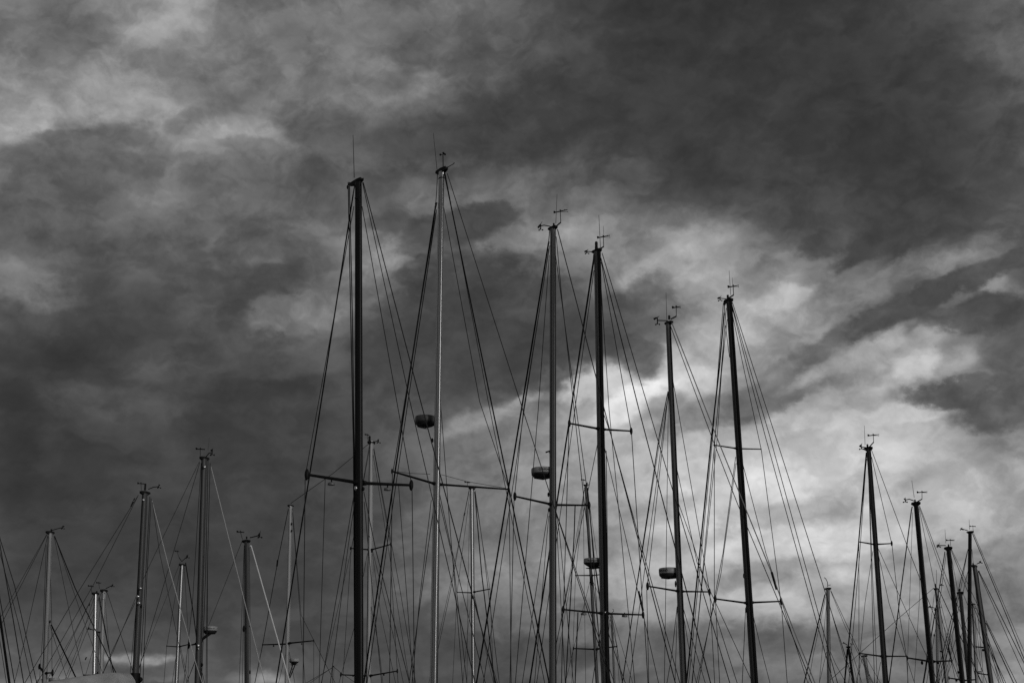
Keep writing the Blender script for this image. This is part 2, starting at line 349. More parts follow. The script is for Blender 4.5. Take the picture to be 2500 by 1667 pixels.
class Rig:
    """one mast of a boat and the frame in which its rigging is laid out"""
    def __init__(s, root, origin, Y, top, bot, bow, w0, w1, m, track=.0):
        s.root = root; s.o = origin
        s.Y = Y; s.k = Y / FPX / math.cos(PITCH) * 0.985
        s.bow = bow; s.abeam = Vector((bow.y, -bow.x, 0))
        s.P = s.onY(*bot); s.T = s.onY(*top)
        s.ax = (s.T - s.P).normalized()
        t = (DECK - .05 - s.P.z) / s.ax.z
        s.base = s.P + s.ax * t
        s.nc = s.ax.cross(s.bow).normalized(); s.na = s.ax.cross(s.abeam).normalized(); s.nv = Vector((0, 1, 0))
        # section: long axis fore and aft, seen at an angle
        view = Vector((s.P.x, s.P.y, 0)).normalized()
        sa = abs(view.cross(bow).z); ca = abs(view.dot(bow))
        ratio = .72; f = math.sqrt(sa ** 2 + (ratio * ca) ** 2)
        s.a0 = w0 * s.k / 2 / f; s.a1 = w1 * s.k / 2 / f; s.b0 = s.a0 * ratio; s.b1 = s.a1 * ratio
        s.w0 = w0 * s.k; s.w1 = w1 * s.k
        mb = MB(); Lm = (s.T - s.base).length
        abase = s.a1
        mb.ell(s.base, s.T - s.ax * Lm * .12, s.bow, s.abeam, abase, abase * ratio, s.a0 * 1.02, s.b0 * 1.02, 24, 6)
        mb.ell(s.T - s.ax * Lm * .12, s.T, s.bow, s.abeam, s.a0 * 1.02, s.b0 * 1.02, s.a0 * .96, s.b0 * .96, 24, 2)
        s.mast = mb.build('mast', m, root, s.o)
        # sail track up the after face
        tw = track ; tk = MB()
        bpt = s.base - s.bow * (abase * .93); tpt = s.T - s.bow * (s.a0 * .9)
        tk.ell(bpt, tpt, s.bow, s.abeam, abase * (.12 + tw * .5), abase * ratio * tw * 1.5, s.a0 * (.12 + tw * .5), s.b0 * tw * 1.5, 8, 1)
        tk.build('sail_track', 'track', s.mast, s.o)
        if Y < 48:                                   # seams and cable conduit along the extrusion
            for ang, wd, mm, nm in ((-128, .045, 'track', 'seam'), (-96, .03, 'fit', 'seam'), (-62, .05, 'conduit', 'conduit')):
                nx = Vector((math.cos(R(ang)), math.sin(R(ang)), 0)); ca_, cb_2 = nx.dot(s.bow), nx.dot(s.abeam)
                def pt(p, a):
                    b = a * ratio; q = 1 / math.sqrt((a * ca_) ** 2 + (b * cb_2) ** 2)
                    return p + s.bow * (a * a * ca_ * q) + s.abeam * (b * b * cb_2 * q)
                MB().tube([pt(s.base, abase), pt(s.T - s.ax * Lm * .12, s.a0 * 1.02), pt(s.T - s.ax * .15, s.a0 * .97)], abase * wd, 6).build(nm, mm, s.mast, s.o)
    def onY(s, x, y):
        d = ray(x, y); return CAM + d * ((s.Y - CAM.y) / d.y)
    def hit(s, x, y, plane='v'):
        d = ray(x, y); n = {'c': s.nc, 'a': s.na, 'v': s.nv}[plane]
        return CAM + d * ((s.P - CAM).dot(n) / d.dot(n))
    def part(s, mb, name, m, parent=None):
        return mb.build(name, m, parent or s.root, s.o)
    def to_deck(s, p0, p1):
        d = p1 - p0
        if d.z >= -.05: return p1
        t = (DECK - p0.z) / d.z
        return p0 + d * max(t, 1.0)
    def wire(s, name, plane, pts, wpx, m='wire', deck=True, n=6):
        wpx *= (1.25 if s.Y < 36 else 1.1 if s.Y < 46 else .95) if wpx < 2.5 else 1.0
        P = [s.hit(x, y, plane) for x, y in pts]
        if deck and P[-1].z < 7.5: P[-1] = s.to_deck(P[-2], P[-1])
        if len(P) == 2 and wpx < 2.5:      # a trace of slack
            P = [P[0], P[0].lerp(P[1], .5) - Vector((0, 0, .004 * (P[1] - P[0]).xy.length)), P[1]]
        return s.part(MB().tube(P, wpx * s.k / 2, n), name, m)
    def spreader(s, root, tip, wpx, cap=1.0, m='fit'):
        a, b = s.hit(*root, 'a'), s.hit(*tip, 'a')
        inner = a.lerp(b, -.06); r = wpx * s.k / 2 * 1.35
        d = (b - a).normalized(); side = d.cross(s.ax).normalized(); upv = side.cross(d)
        o = s.part(MB().ell(inner, b, side, upv, r * 1.5, r, r * 1.05, r * .72, 12, 2), 'spreader', m)
        if cap:
            s.part(MB().ball(b, r * 1.25 * cap, (1, 1, 2.6)), 'spreader_tip', m, o)
        s.part(MB().ell(a.lerp(b, -.03), a.lerp(b, .05), side, upv, r * 2.1, r * 1.7, r * 1.6, r * 1.2, 10), 'spreader_socket', 'fit', o)
        return o
    def deck_light(s, x, y, wpx, drop):
        c = s.hit(x, y, 'a'); r = wpx * s.k / 2
        o = s.part(MB().lathe(c, [(r * .35, r * .5), (r * .9, r * .28), (r, -.05 * r), (r * .96, -r * .3), (r * .5, -r * .36)], 16), 'deck_light', 'lamp')
        s.part(MB().tube([c + Vector((0, 0, r * .4)), c + Vector((0, 0, drop * s.k))], r * .2), 'lamp_stem', 'fit', o)
        return o
    def antenna(s, b, t, wpx=1.1):
        s.part(MB().tube([s.hit(*b, 'v'), s.hit(*t, 'v')], [wpx * s.k * .75, wpx * s.k * .5], 5), 'antenna', 'wire')
    def masthead(s, fore=10, aft=8, hgt=7, m='fit'):
        """crane plate, side cheeks, sheaves at the masthead; px lengths"""
        k = s.k; o = MB(); h = hgt * k
        f = s.bow * (fore * k * .95 + s.a0); a = -s.bow * (aft * k * .95 + s.a0); c = s.T
        for sd in (-1, 1):
            q = s.abeam * (s.b0 * .55 * sd)
            o.plate([c + f + q - s.ax * h * .15, c + f * .9 + q + s.ax * h * .25, c + q + s.ax * h * .45, c + a + q + s.ax * h * .3, c + a + q - s.ax * h * .35, c + a * .5 + q - s.ax * h * .7, c + f * .45 + q - s.ax * h * .8], max(.012, .9 * k))
        o.ell(c - s.ax * h * .3, c + s.ax * h * .25, s.bow, s.abeam, s.a0 * 1.06, s.b0 * 1.06, s.a0 * .98, s.b0 * .98, 16)
        mh = s.part(o, 'masthead_crane', m, s.mast)
        for e, q in ((f * .8, -.1), (a * .85, -.05)):
            p = c + e + s.ax * h * q; rr = h * .32
            s.part(MB().ell(p - s.abeam * s.b0 * .5, p + s.abeam * s.b0 * .5, s.bow, s.ax, rr, rr, rr, rr, 10), 'sheave', 'fit', s.mast)
        return mh
    def lantern(s, x, y0, y1, wpx):
        a, b = s.hit(x, y0, 'v'), s.hit(x, y1, 'v'); r = wpx * s.k / 2
        o = s.part(MB().lathe(a, [(r * .7, -r * .2), (r, 0), (r, (b - a).length * .3), (r * .82, (b - a).length * .36), (r * .9, (b - a).length * .42), (r * .95, (b - a).length * .9), (r * .6, (b - a).length)], 14), 'masthead_light', 'fit')
    def anemometer(s, a0, a1, spin=(-9, 9), fin=(-7, -4), size=1.0, mid=None):
        """arm from a0 to a1 (px), spindle up/down, wind-vane fin on top and three cups below"""
        k = s.k; A = s.hit(*a0, 'v'); B = s.hit(*a1, 'v')
        pts = [A, B] if not mid else [A, s.hit(*mid, 'v'), B]
        up = Vector((0, 0, 1)); size *= 1.15; o = MB().tube(pts, 1.15 * k * max(size, .8))
        t = B + up * (-spin[0] * k * size); b = B - up * (spin[1] * k * size)
        o.tube([b, t], 1.25 * k * size)
        an = s.part(o, 'anemometer', 'fit')
        fx = Vector((fin[0], 0, 0)).normalized(); L = abs(fin[0]) * k * size; dep = Vector((0, .35, 0)) * L
        e = t + fx * L + up * (-fin[1] * k * size) + dep * .4
        sidev = (e - t).cross(Vector((0, 1, 0))).normalized() * (2.2 * k * size)
        s.part(MB().plate([t, t.lerp(e, .35) + sidev, e + sidev * 1.1, e - sidev * .9, t.lerp(e, .35) - sidev * .8], 1.2 * k), 'vane_fin', 'fit', an)
        s.part(MB().tube([t, t - (e - t) * .55], .6 * k * size), 'counterweight_rod', 'fit', an)
        for q in range(3):
            an_ = R(20 + 120 * q); c = b + Vector((math.cos(an_), math.sin(an_), 0)) * 4.6 * k * size - up * .6 * k
            mb = MB().ball(c, 1.75 * k * size, (1, 1, 1), 8); mb.tube([b, c], .45 * k * size, 5)
            s.part(mb, 'cup', 'fit', an)
    def wind_vane(s, base, top, L=34, rise=-.2, back=.45, size=1.0, arm=None):
        """post carrying a pivoting arrow with tail fin, and two fixed reference arms"""
        size *= 1.2; k = s.k; A = s.hit(*base, 'v'); B = s.hit(*top, 'v'); up = Vector((0, 0, 1)); o = MB()
        if arm: o.tube([s.hit(*arm, 'v'), A + up * k], 1.5 * k * size)
        o.tube([A, B], .75 * k * size)
        wv = s.part(o, 'wind_vane', 'fit')
        d = Vector((1, rise * -1.1, 0)).normalized()
        d = Vector((math.cos(R(32)), -math.sin(R(32)), 0)) if rise < 0 else Vector((1, 0, 0))
        nose = B + d * (L * .52 * k); tail = B - d * (L * .48 * k)
        s.part(MB().tube([tail, B, nose], [1.2 * k * size, 1.25 * k * size, .7 * k * size]).ball(nose, 1.0 * k * size, (1.4, 1.4, 1)), 'arrow', 'fit', wv)
        f = 4.2 * k * size
        s.part(MB().plate([tail + d * f * 1.3, tail + up * f, tail - d * f * .5 + up * f * .7, tail - d * f * .3 - up * f * .45, tail + d * f * .3 - up * f * .3], 1.0 * k), 'tail_fin', 'fit', wv)
        for sg in (-1, 1):
            dd = Matrix.Rotation(R(28 * sg), 3, 'Z') @ Vector((.9, -.45, 0)); e = B + dd * (L * .5 * k) - up * 1.5 * k
            mb = MB().tube([B - up * 1.2 * k, e], .35 * k * size, 5); mb.ball(e, .9 * k * size, (1, 1, 1), 6); s.part(mb, 'reference_arm', 'fit', wv)
        s.part(MB().ball(B + up * 2.6 * k * size, 1.3 * k * size, (1.4, 1.4, .8), 8).tube([B, B + up * 2.5 * k * size], .4 * k * size, 5), 'pivot_cap', 'fit', wv)
    def radome(s, x, y, wpx, hpx, shell='dome', kind='drum', text=None, face=0.0, tsize=6.0, plane='c', brk=None):
        c = s.hit(x, y, plane); r = wpx * s.k / 2; h = hpx * s.k * .77
        if kind == 'drum':
            prof = [(r * .97, -h * .1), (r, 0), (r, h * .36), (r * .95, h * .46), (r * .8, h * .5)]
            low = [(r * .55, -h * .5), (r * .8, -h * .46), (r * .97, -h * .26), (r * .985, -h * .1)]
        else:
            prof = [(r * .97, -h * .02), (r, .02 * h), (r * .98, h * .4), (r * .9, h * .48), (r * .7, h * .5)]
            low = [(r * .3, -h * .52), (r * .45, -h * .42), (r * .8, -h * .2), (r * .985, -h * .02)]
        o = s.part(MB().lathe(c, prof, 40), 'radome', shell)
        s.part(MB().lathe(c, low, 32), 'radome_base', 'base', o)
        tgt = s.base + s.ax * ((c.z - h * .42 - s.base.z) / s.ax.z) if brk is None else s.hit(*brk, 'c')
        bm = MB(); q = (tgt - c); q = Vector((q.x, q.y, 0)); side = Vector((-q.y, q.x, 0)).normalized()
        for sg in (-1, 1):
            bm.tube([c - Vector((0, 0, h * .5)) + side * r * .35 * sg, tgt + side * s.b0 * .6 * sg - Vector((0, 0, h * .15))], .05 * r + .8 * s.k)
        bm.box(c - Vector((0, 0, h * .53)), q.normalized() * r * .6, side * r * .5, Vector((0, 0, h * .03)))
        s.part(bm, 'mount_bracket', 'fit', o)
        if text:
            cu = bpy.data.curves.new('lettering', 'FONT'); cu.body = text; cu.size = 1; cu.align_x = 'CENTER'; cu.align_y = 'CENTER'; cu.offset = .018
            to = bpy.data.objects.new('lettering_tmp', cu); col.objects.link(to)
            me = bpy.data.meshes.new_from_object(to.evaluated_get(bpy.context.evaluated_depsgraph_get()))
            bpy.data.objects.remove(to); bm2 = bmesh.new(); bm2.from_mesh(me)
            bmesh.ops.subdivide_edges(bm2, edges=[e for e in bm2.edges if e.calc_length() > .2], cuts=2)
            bmesh.ops.triangulate(bm2, faces=bm2.faces[:])
            vdir = math.atan2(CAM.y - c.y, CAM.x - c.x); sz = tsize * s.k * 1.35; rr = r * 1.012
            for v in bm2.verts:
                th = vdir + R(face) + v.co.x * sz * 1.25 / rr
                v.co = Vector((c.x + math.cos(th) * rr, c.y + math.sin(th) * rr, c.z + h * .16 + v.co.y * sz)) - s.o
            bm2.to_mesh(me); bm2.free(); me.materials.clear(); me.materials.append(M['ink'])
            lo = bpy.data.objects.new('lettering', me); col.objects.link(lo); lo.parent = o
        return o
    def stub(s, pts, wpx, name='fitting', m='fit', plane='v'):
        return s.part(MB().tube([s.hit(x, y, plane) for x, y in pts], wpx * s.k / 2, 8), name, m)
    def blob(s, x, y, wpx, hpx, name='fitting', m='fit', plane='v', near=1.0):
        c = s.hit(x, y, plane); c = c - Vector((0, s.a0 * near, 0)); r = wpx * s.k / 2
        return s.part(MB().ball(c, r, (1, 1, hpx / wpx), 10), name, m)

def hull(root, o, base, bow, Lh, beam):
    ab = Vector((bow.y, -bow.x, 0)); n = 14; rings = []; deckl = []; deckr = []
    for i in range(n + 1):
        t = i / n; xx = (t - .58) * Lh
        hb = beam / 2 * (1 - abs((t - .42) / .58) ** 2.4 if t > .42 else 1 - .38 * ((.42 - t) / .42) ** 2)
        hb = max(hb, .03); sh = DECK + .22 * (t - .4) ** 2 * 2
        ring = []
        for q in range(-6, 7):
            f = q / 6.0; zz = sh - (sh + .45) * (1 - abs(f) ** 2.6); ring.append(base + bow * xx + ab * (hb * math.copysign(abs(f) ** .75, f)) + Vector((0, 0, zz - base.z)))
        rings.append(ring)
    mb = MB(); m_ = len(rings[0])
    for r in rings: mb.v += [tuple(p) for p in r]
    for k in range(n):
        for i in range(m_ - 1): mb.f.append((k * m_ + i, k * m_ + i + 1, (k + 1) * m_ + i + 1, (k + 1) * m_ + i))
    mb.f.append(tuple(range(m_)))
    h = mb.build('hull', 'hull', root, o)
    dk = MB(); dk.v = [tuple(r[0] - Vector((0, 0, .03))) for r in rings] + [tuple(r[-1] - Vector((0, 0, .03))) for r in rings]
    for k in range(n): dk.f.append((k, k + 1, n + 2 + k, n + 1 + k))
    dk.build('deck', 'deck', root, o, False)
    cb_ = MB(); secs = []
    for t, hw, hh in ((-.18, .30, .34), (-.02, .32, .42), (.14, .26, .34), (.24, .12, .06)):
        c = base + bow * (t * Lh) + Vector((0, 0, DECK - .05 - base.z))
        secs.append([c - ab * beam * hw, c - ab * beam * hw * .82 + Vector((0, 0, hh)), c + ab * beam * hw * .82 + Vector((0, 0, hh)), c + ab * beam * hw])
    cb_.ring_tube(secs); cb_.build('coachroof', 'hull', root, o)

BOWL = Vector((-math.sin(R(40)), math.cos(R(40)), 0)); BOWR = Vector((math.sin(R(40)), math.cos(R(40)), 0))

def boat(label, Y, top, bot, bow, w0, w1, m, track=.16, Lh=None, beam=2.6):
    d = ray(*bot); P = CAM + d * (Y / d.y); d2 = ray(*top); T = CAM + d2 * (Y / d2.y)
    ax = (T - P).normalized(); base = P + ax * ((DECK - .05 - P.z) / ax.z)
    root = bpy.data.objects.new('sailboat', None); col.objects.link(root); root.location = (base.x, base.y, 0)
    root.empty_display_size = .3
    root['label'] = label; root['category'] = 'sailboat'; root['group'] = GROUP
    o = Vector((base.x, base.y, 0))
    rig = Rig(root, o, Y, top, bot, bow, w0, w1, m, track)
    Lh = Lh or max(6.0, min(11.5, T.z * .8)); hull(root, o, Vector((base.x, base.y, 0)), bow, Lh, min(beam, Lh * .29))
    return rig

def stays(r, rows):
    """rows: (name, plane, width px, material, points...)"""
    for name, pl, wd, m, *pts in rows: r.wire(name, pl, pts, wd, m)

# ---------------------------------------------------------------- row in front, from left to right
# tall black mast
r = boat('sailboat with the broad pitch-black mast, two lamps hanging under its spreaders', 26, (875, 441), (877, 1667), BOWL, 18, 21, 'black')
r.masthead(34, 6, 10)
r.antenna((865, 434), (862, 330), 1.5)
stays(r, [('halyard', 'v', 2.2, 'rope', (850, 445), (856, 760), (863, 1100), (866, 1667)), ('halyard', 'v', 2.2, 'rope', (853, 445), (860, 760), (865, 1100), (868, 1667)),
 ('forestay', 'c', 3.8, 'furl', (862, 476), (775, 1040), (674, 1667)), ('backstay', 'c', 2.0, 'wire', (887, 446), (1027, 980), (1211, 1667)), ('backstay', 'c', 1.6, 'wire', (885, 446), (1001, 980), (1160, 1667)),
 ('lower_shroud', 'a', 1.6, 'wire', (864, 1208), (842, 1340), (785, 1667)), ('lower_shroud', 'a', 1.4, 'wire', (866, 1225), (849, 1340), (815, 1600)), ('lower_shroud', 'a', 1.6, 'wire', (888, 1199), (917, 1340), (1000, 1667)), ('lower_shroud', 'a', 1.4, 'wire', (889, 1224), (905, 1400), (932, 1667)),
 ('flag_halyard', 'a', 1.3, 'rope', (794, 1168), (779, 1667)), ('flag_halyard', 'a', 1.3, 'rope', (973, 1184), (1009, 1667))])
for pts in (((864, 504), (748, 1147), (745, 1172), (740, 1667)), ((884, 504), (1003, 1172), (1006, 1197), (1012, 1667))): r.wire('cap_shroud', 'a', pts, 1.7)
r.spreader((870, 1177), (749, 1158), 6.4, 1.0); r.spreader((888, 1179), (1004, 1184), 6.4, 1.0)
r.deck_light(809, 1181, 18, 11); r.deck_light(946, 1194, 18, 11)
r.blob(849, 457, 6, 12, 'block', near=0); r.blob(870, 488, 7, 5); r.blob(870, 1192, 9, 14, 'shroud_tang', 'steel', near=.4); r.blob(888, 1195, 7, 10, 'shroud_tang')
r.stub([(862, 476), (866, 452)], 3.0, 'swivel')

# polished mast with wide spreaders
r = boat('sailboat with the tallest, polished silver mast, cup anemometer on a pole at its top', 29.2, (1078, 416), (1058, 1667), BOWL, 15.5, 17.5, 'silver', .05)
r.masthead(13, 13, 13)
r.stub([(1082, 411), (1081.5, 377)], 2.4, 'anemometer_pole')
for dx, dy in ((-6, 1), (5, 0), (1, -3)):
    c = r.hit(1081.5 + dx, 377 + dy, 'v'); r.part(MB().ball(c, 3.0 * r.k, (1, 1, .9), 8).tube([r.hit(1081.5, 377, 'v'), c], .7 * r.k, 5), 'cup', 'fit')
r.stub([(1089, 411), (1108, 400), (1109, 397)], 2.2, 'wind_vane_arm'); r.antenna((1067, 414), (1058, 325), 1.1)
r.part(MB().ell(r.T - r.ax * 24 * r.k, r.T - r.ax * 21.5 * r.k, r.bow, r.abeam, r.a0 * 1.05, r.b0 * 1.05, r.a0 * 1.05, r.b0 * 1.05, 20), 'mast_band', 'fit', r.mast)
stays(r, [('forestay', 'c', 4.2, 'furl', (1063, 506), (990, 980), (888, 1667)), ('spinnaker_halyard', 'c', 1.8, 'rope', (1066, 512), (996, 980), (896, 1667)),
 ('backstay', 'c', 3.2, 'furl', (1085, 424), (1199, 980), (1341, 1667)), ('backstay', 'c', 1.3, 'wire', (1087, 424), (1192, 980), (1330, 1667)), ('backstay', 'c', 1.5, 'wire', (1092, 424), (1270, 980), (1492, 1667)),
 ('halyard', 'v', 1.5, 'rope', (1083, 430), (1076, 980), (1068, 1667)), ('lower_shroud', 'a', 1.4, 'wire', (1074, 960), (1094, 1230), (1130, 1667)),
 ('lower_shroud', 'a', 1.4, 'wire', (1053, 1220), (1024, 1467), (1006, 1667)), ('lower_shroud', 'a', 1.5, 'wire', (1071, 1195), (1100, 1330), (1185, 1667)), ('lower_shroud', 'a', 1.4, 'wire', (1072, 1220), (1106, 1365), (1140, 1667)),
 ('inner_stay', 'c', 1.5, 'wire', (1060, 1085), (1057, 1250), (1050, 1300))])
r.wire('cap_shroud', 'a', [(1064, 520), (960, 1148), (958, 1154), (951, 1667)], 1.6); r.wire('cap_shroud', 'a', [(1083, 504), (1171, 980), (1241, 1190), (1243, 1200), (1248, 1667)], 1.5)
r.spreader((1060, 1180), (957, 1150), 4.2, .7); r.spreader((1072, 1182), (1241, 1194), 4.2, .7)
stays(r, [('signal_line', 'a', .9, 'rope', (972, 1151), (1003, 1155), (1050, 1157)), ('signal_line', 'a', .9, 'rope', (1077, 1158), (1140, 1175), (1234, 1191))])
r.radome(1038, 1028, 50, 33, 'domed', 'drum'); r.blob(1064, 498, 5, 9, 'swivel', near=0); r.stub([(1063, 506), (1066, 495)], 5, 'swivel'); r.blob(1055, 1074, 6, 12, 'steaming_light', near=-.4)
r.stub([(1012, 1030), (1014, 1036), (1022, 1044), (1045, 1048)], 1.4, 'radome_guard', 'steel', 'c')

r.wire('forestay_lead', 'c', [(1068, 424), (1066, 470), (1063, 507)], 1.6, deck=False)
# mast with the round radar drum
r = boat('sailboat with a dark grey mast carrying a round radar drum lettered GARMIN', 31.5, (1350, 556), (1348.5, 1667), BOWL, 15, 16.5, 'dgrey')
r.masthead(8, 5, 9); r.antenna((1357, 546), (1360, 474), 1.0)
r.anemometer((1344, 553), (1320, 552), (-5, 8), (-6, 9), 1.0, (1328, 550)); r.wind_vane((1369, 544), (1368, 516), 37, -1, arm=(1355, 555)); r.lantern(1352, 552, 545, 5)
stays(r, [('forestay', 'c', 4.2, 'furl', (1339, 594), (1273, 1000), (1163, 1667)), ('topping_lift', 'c', 1.5, 'rope', (1340, 607), (1280, 1000), (1180, 1667)),
 ('backstay', 'c', 1.9, 'wire', (1361, 560), (1403, 720), (1649, 1667)), ('running_stay', 'c', 1.5, 'wire', (1358, 578), (1371, 720), (1475, 1667)),
 ('shroud', 'a', 1.5, 'wire', (1341, 623), (1314, 1000), (1289, 1300), (1258, 1667)), ('halyard', 'v', 1.3, 'rope', (1357, 640), (1357, 1000), (1358, 1667)),
 ('lower_shroud', 'a', 1.4, 'wire', (1339, 1246), (1330, 1300), (1275, 1667)), ('lower_shroud', 'a', 1.3, 'wire', (1340, 1258), (1336, 1300), (1305, 1667)), ('lower_shroud', 'a', 1.5, 'wire', (1357, 1247), (1375, 1300), (1500, 1667)), ('lower_shroud', 'a', 1.4, 'wire', (1357, 1250), (1366, 1300), (1400, 1667)), ('lower_shroud', 'a', 1.3, 'wire', (1356, 1250), (1360, 1300), (1380, 1667)),
 ('flag_halyard', 'a', 2.2, 'rope', (1404, 1234), (1402, 1300), (1381, 1667))])
r.wire('cap_shroud', 'a', [(1342, 600), (1278, 1000), (1257, 1204), (1255, 1220), (1245, 1667)], 1.5); r.wire('cap_shroud', 'a', [(1356, 620), (1437, 1222), (1440, 1242), (1470, 1667)], 1.5)
r.spreader((1343, 1230), (1257, 1211), 4.2, 1.15); r.spreader((1356, 1232), (1438, 1233), 4.2, 1.15)
r.radome(1326, 1154, 58, 31, 'dome', 'drum', 'GARMIN', 14, 5.6); r.stub([(1332, 1104), (1341, 1101), (1342, 1105)], 4, 'steaming_light'); r.blob(1339, 1206, 5, 12, 'block', near=-.5); r.stub([(1338, 602), (1340, 590)], 4, 'swivel'); r.blob(1341, 1244, 7, 10, 'shroud_tang', near=0)

r.wire('forestay_lead', 'c', [(1342, 562), (1339, 596)], 1.8, deck=False)
# mast with black after half
r = boat('sailboat with a two-tone grey and black mast, tub-shaped radar above its lower spreaders', 34, (1457, 612), (1477, 1667), BOWL, 15.5, 18.5, 'dgrey', .55)
r.masthead(7, 6, 9); r.antenna((1466, 605), (1462, 525), 1.1); r.antenna((1474, 572), (1473, 552), .7)
r.anemometer((1450, 615), (1433, 614), (-3, 4), (-6, 4), .9); r.wind_vane((1474, 603), (1473, 578), 33, -1, arm=(1461, 610)); r.lantern(1456, 608, 590, 8)
stays(r, [('forestay', 'c', 4.0, 'furl', (1449, 634), (1394, 1000), (1293, 1667)), ('spinnaker_halyard', 'c', 1.4, 'rope', (1450, 660), (1405, 990), (1310, 1667)),
 ('backstay', 'c', 2.0, 'wire', (1467, 630), (1560, 1000), (1735, 1667)), ('backstay', 'c', 1.6, 'wire', (1470, 618), (1501, 720), (1782, 1667)),
 ('shroud', 'a', 1.4, 'wire', (1466, 676), (1487, 1000), (1516, 1300), (1550, 1667)), ('intermediate_shroud', 'a', 1.4, 'wire', (1475, 1088), (1525, 1300), (1568, 1490)), ('intermediate_shroud', 'a', 1.4, 'wire', (1459, 1082), (1437, 1191), (1376, 1485)),
 ('running_stay', 'c', 1.5, 'wire', (1474, 1010), (1491, 1060), (1555, 1293), (1660, 1667)), ('lower_shroud', 'a', 1.5, 'wire', (1484, 1540), (1510, 1620), (1527, 1667)), ('lower_shroud', 'a', 1.4, 'wire', (1467, 1530), (1450, 1640), (1446, 1667)),
 ('flag_halyard', 'a', 2.2, 'rope', (1411, 1494), (1404, 1667)), ('halyard', 'v', 1.5, 'rope', (1480, 1100), (1487, 1667))])
r.wire('cap_shroud', 'a', [(1450, 640), (1391, 1026), (1389, 1048), (1376, 1480), (1374, 1500), (1371, 1667)], 1.6); r.wire('cap_shroud', 'a', [(1468, 640), (1540, 1046), (1542, 1060), (1570, 1492), (1573, 1510), (1582, 1667)], 1.6)
r.spreader((1459, 1046), (1390, 1033), 4.0, 1.1); r.spreader((1474, 1048), (1541, 1052), 4.0, 1.1); r.spreader((1467, 1496), (1375, 1487), 3.8, 1.1); r.spreader((1484, 1497), (1570, 1500), 3.8, 1.1)
r.deck_light(1425, 1498, 14, 8); r.deck_light(1525, 1503, 14, 8); r.stub([(1559, 1442), (1562, 1456), (1570, 1490)], 5, 'radar_reflector', 'fit', 'a')
r.radome(1448, 1374, 46, 29, 'dome', 'tub', 'Raymarine', 6, 4.6); r.stub([(1449, 640), (1450, 622)], 4, 'swivel'); r.blob(1477, 1495, 4, 5, 'shroud_tang', 'steel', near=1.2)

r.wire('forestay_lead', 'c', [(1450, 616), (1449, 636)], 2.0, deck=False)
# slim mast with the boxy radar
r = boat('sailboat with a slim grey mast and a radar drum lettered SIMRAD just above its spreaders', 37, (1631, 788), (1669, 1667), BOWL, 12.5, 15.5, 'dgrey', .3)
r.masthead(3, 8, 8); r.antenna((1628, 780), (1626, 714), .9)
r.anemometer((1630, 783), (1605, 782), (-7, 8), (-8, 4), 1.0); r.wind_vane((1651, 773), (1651, 750), 20, -1, arm=(1638, 779)); r.lantern(1634, 779, 770, 6)
stays(r, [('backstay', 'c', 2.5, 'grey', (1640, 787), (1750, 1067), (1882, 1393), (1905, 1455), (1990, 1667)), ('backstay', 'c', 1.7, 'wire', (1636, 793), (1745, 1086), (1800, 1228), (1903, 1473), (1982, 1667)),
 ('forestay', 'c', 2.5, 'furl', (1631, 955), (1609, 1067), (1519, 1667)), ('inner_stay', 'c', 1.5, 'wire', (1632, 962), (1617, 1067), (1600, 1200), (1536, 1667)), ('inner_stay', 'c', 1.2, 'wire', (1631, 970), (1612, 1067), (1560, 1400)),
 ('shroud', 'a', 1.5, 'wire', (1643, 1100), (1702, 1373), (1733, 1440)), ('running_stay', 'c', 1.5, 'wire', (1650, 1210), (1690, 1320), (1800, 1667)), ('halyard', 'v', 1.3, 'rope', (1632, 960), (1626, 1400), (1622, 1667)),
 ('lower_shroud', 'a', 1.5, 'wire', (1653, 1480), (1640, 1600), (1628, 1667)), ('lower_shroud', 'a', 1.3, 'wire', (1654, 1475), (1650, 1600), (1648, 1667)), ('lower_shroud', 'a', 1.5, 'wire', (1667, 1480), (1690, 1560), (1722, 1667)), ('lower_shroud', 'a', 1.3, 'wire', (1667, 1490), (1680, 1570), (1700, 1667))])
r.wire('cap_shroud', 'a', [(1632, 958), (1581, 1420), (1579, 1440), (1584, 1667)], 1.5); r.wire('cap_shroud', 'a', [(1638, 900), (1731, 1436), (1733, 1450), (1745, 1667)], 1.5)
r.spreader((1654, 1442), (1581, 1430), 3.6, 1.2); r.spreader((1666, 1443), (1732, 1444), 3.4, 1.2)
r.stub([(1884, 1396), (1896, 1438)], 5.5, 'stay_insulator', 'fit', 'c'); r.radome(1633, 1398, 48, 30, 'dome', 'drum', 'SIMRAD', -42, 5.2); r.blob(1650, 1424, 4, 16, 'bracket', near=-1.0); r.blob(1658, 1470, 6, 22, 'winch', near=.2)

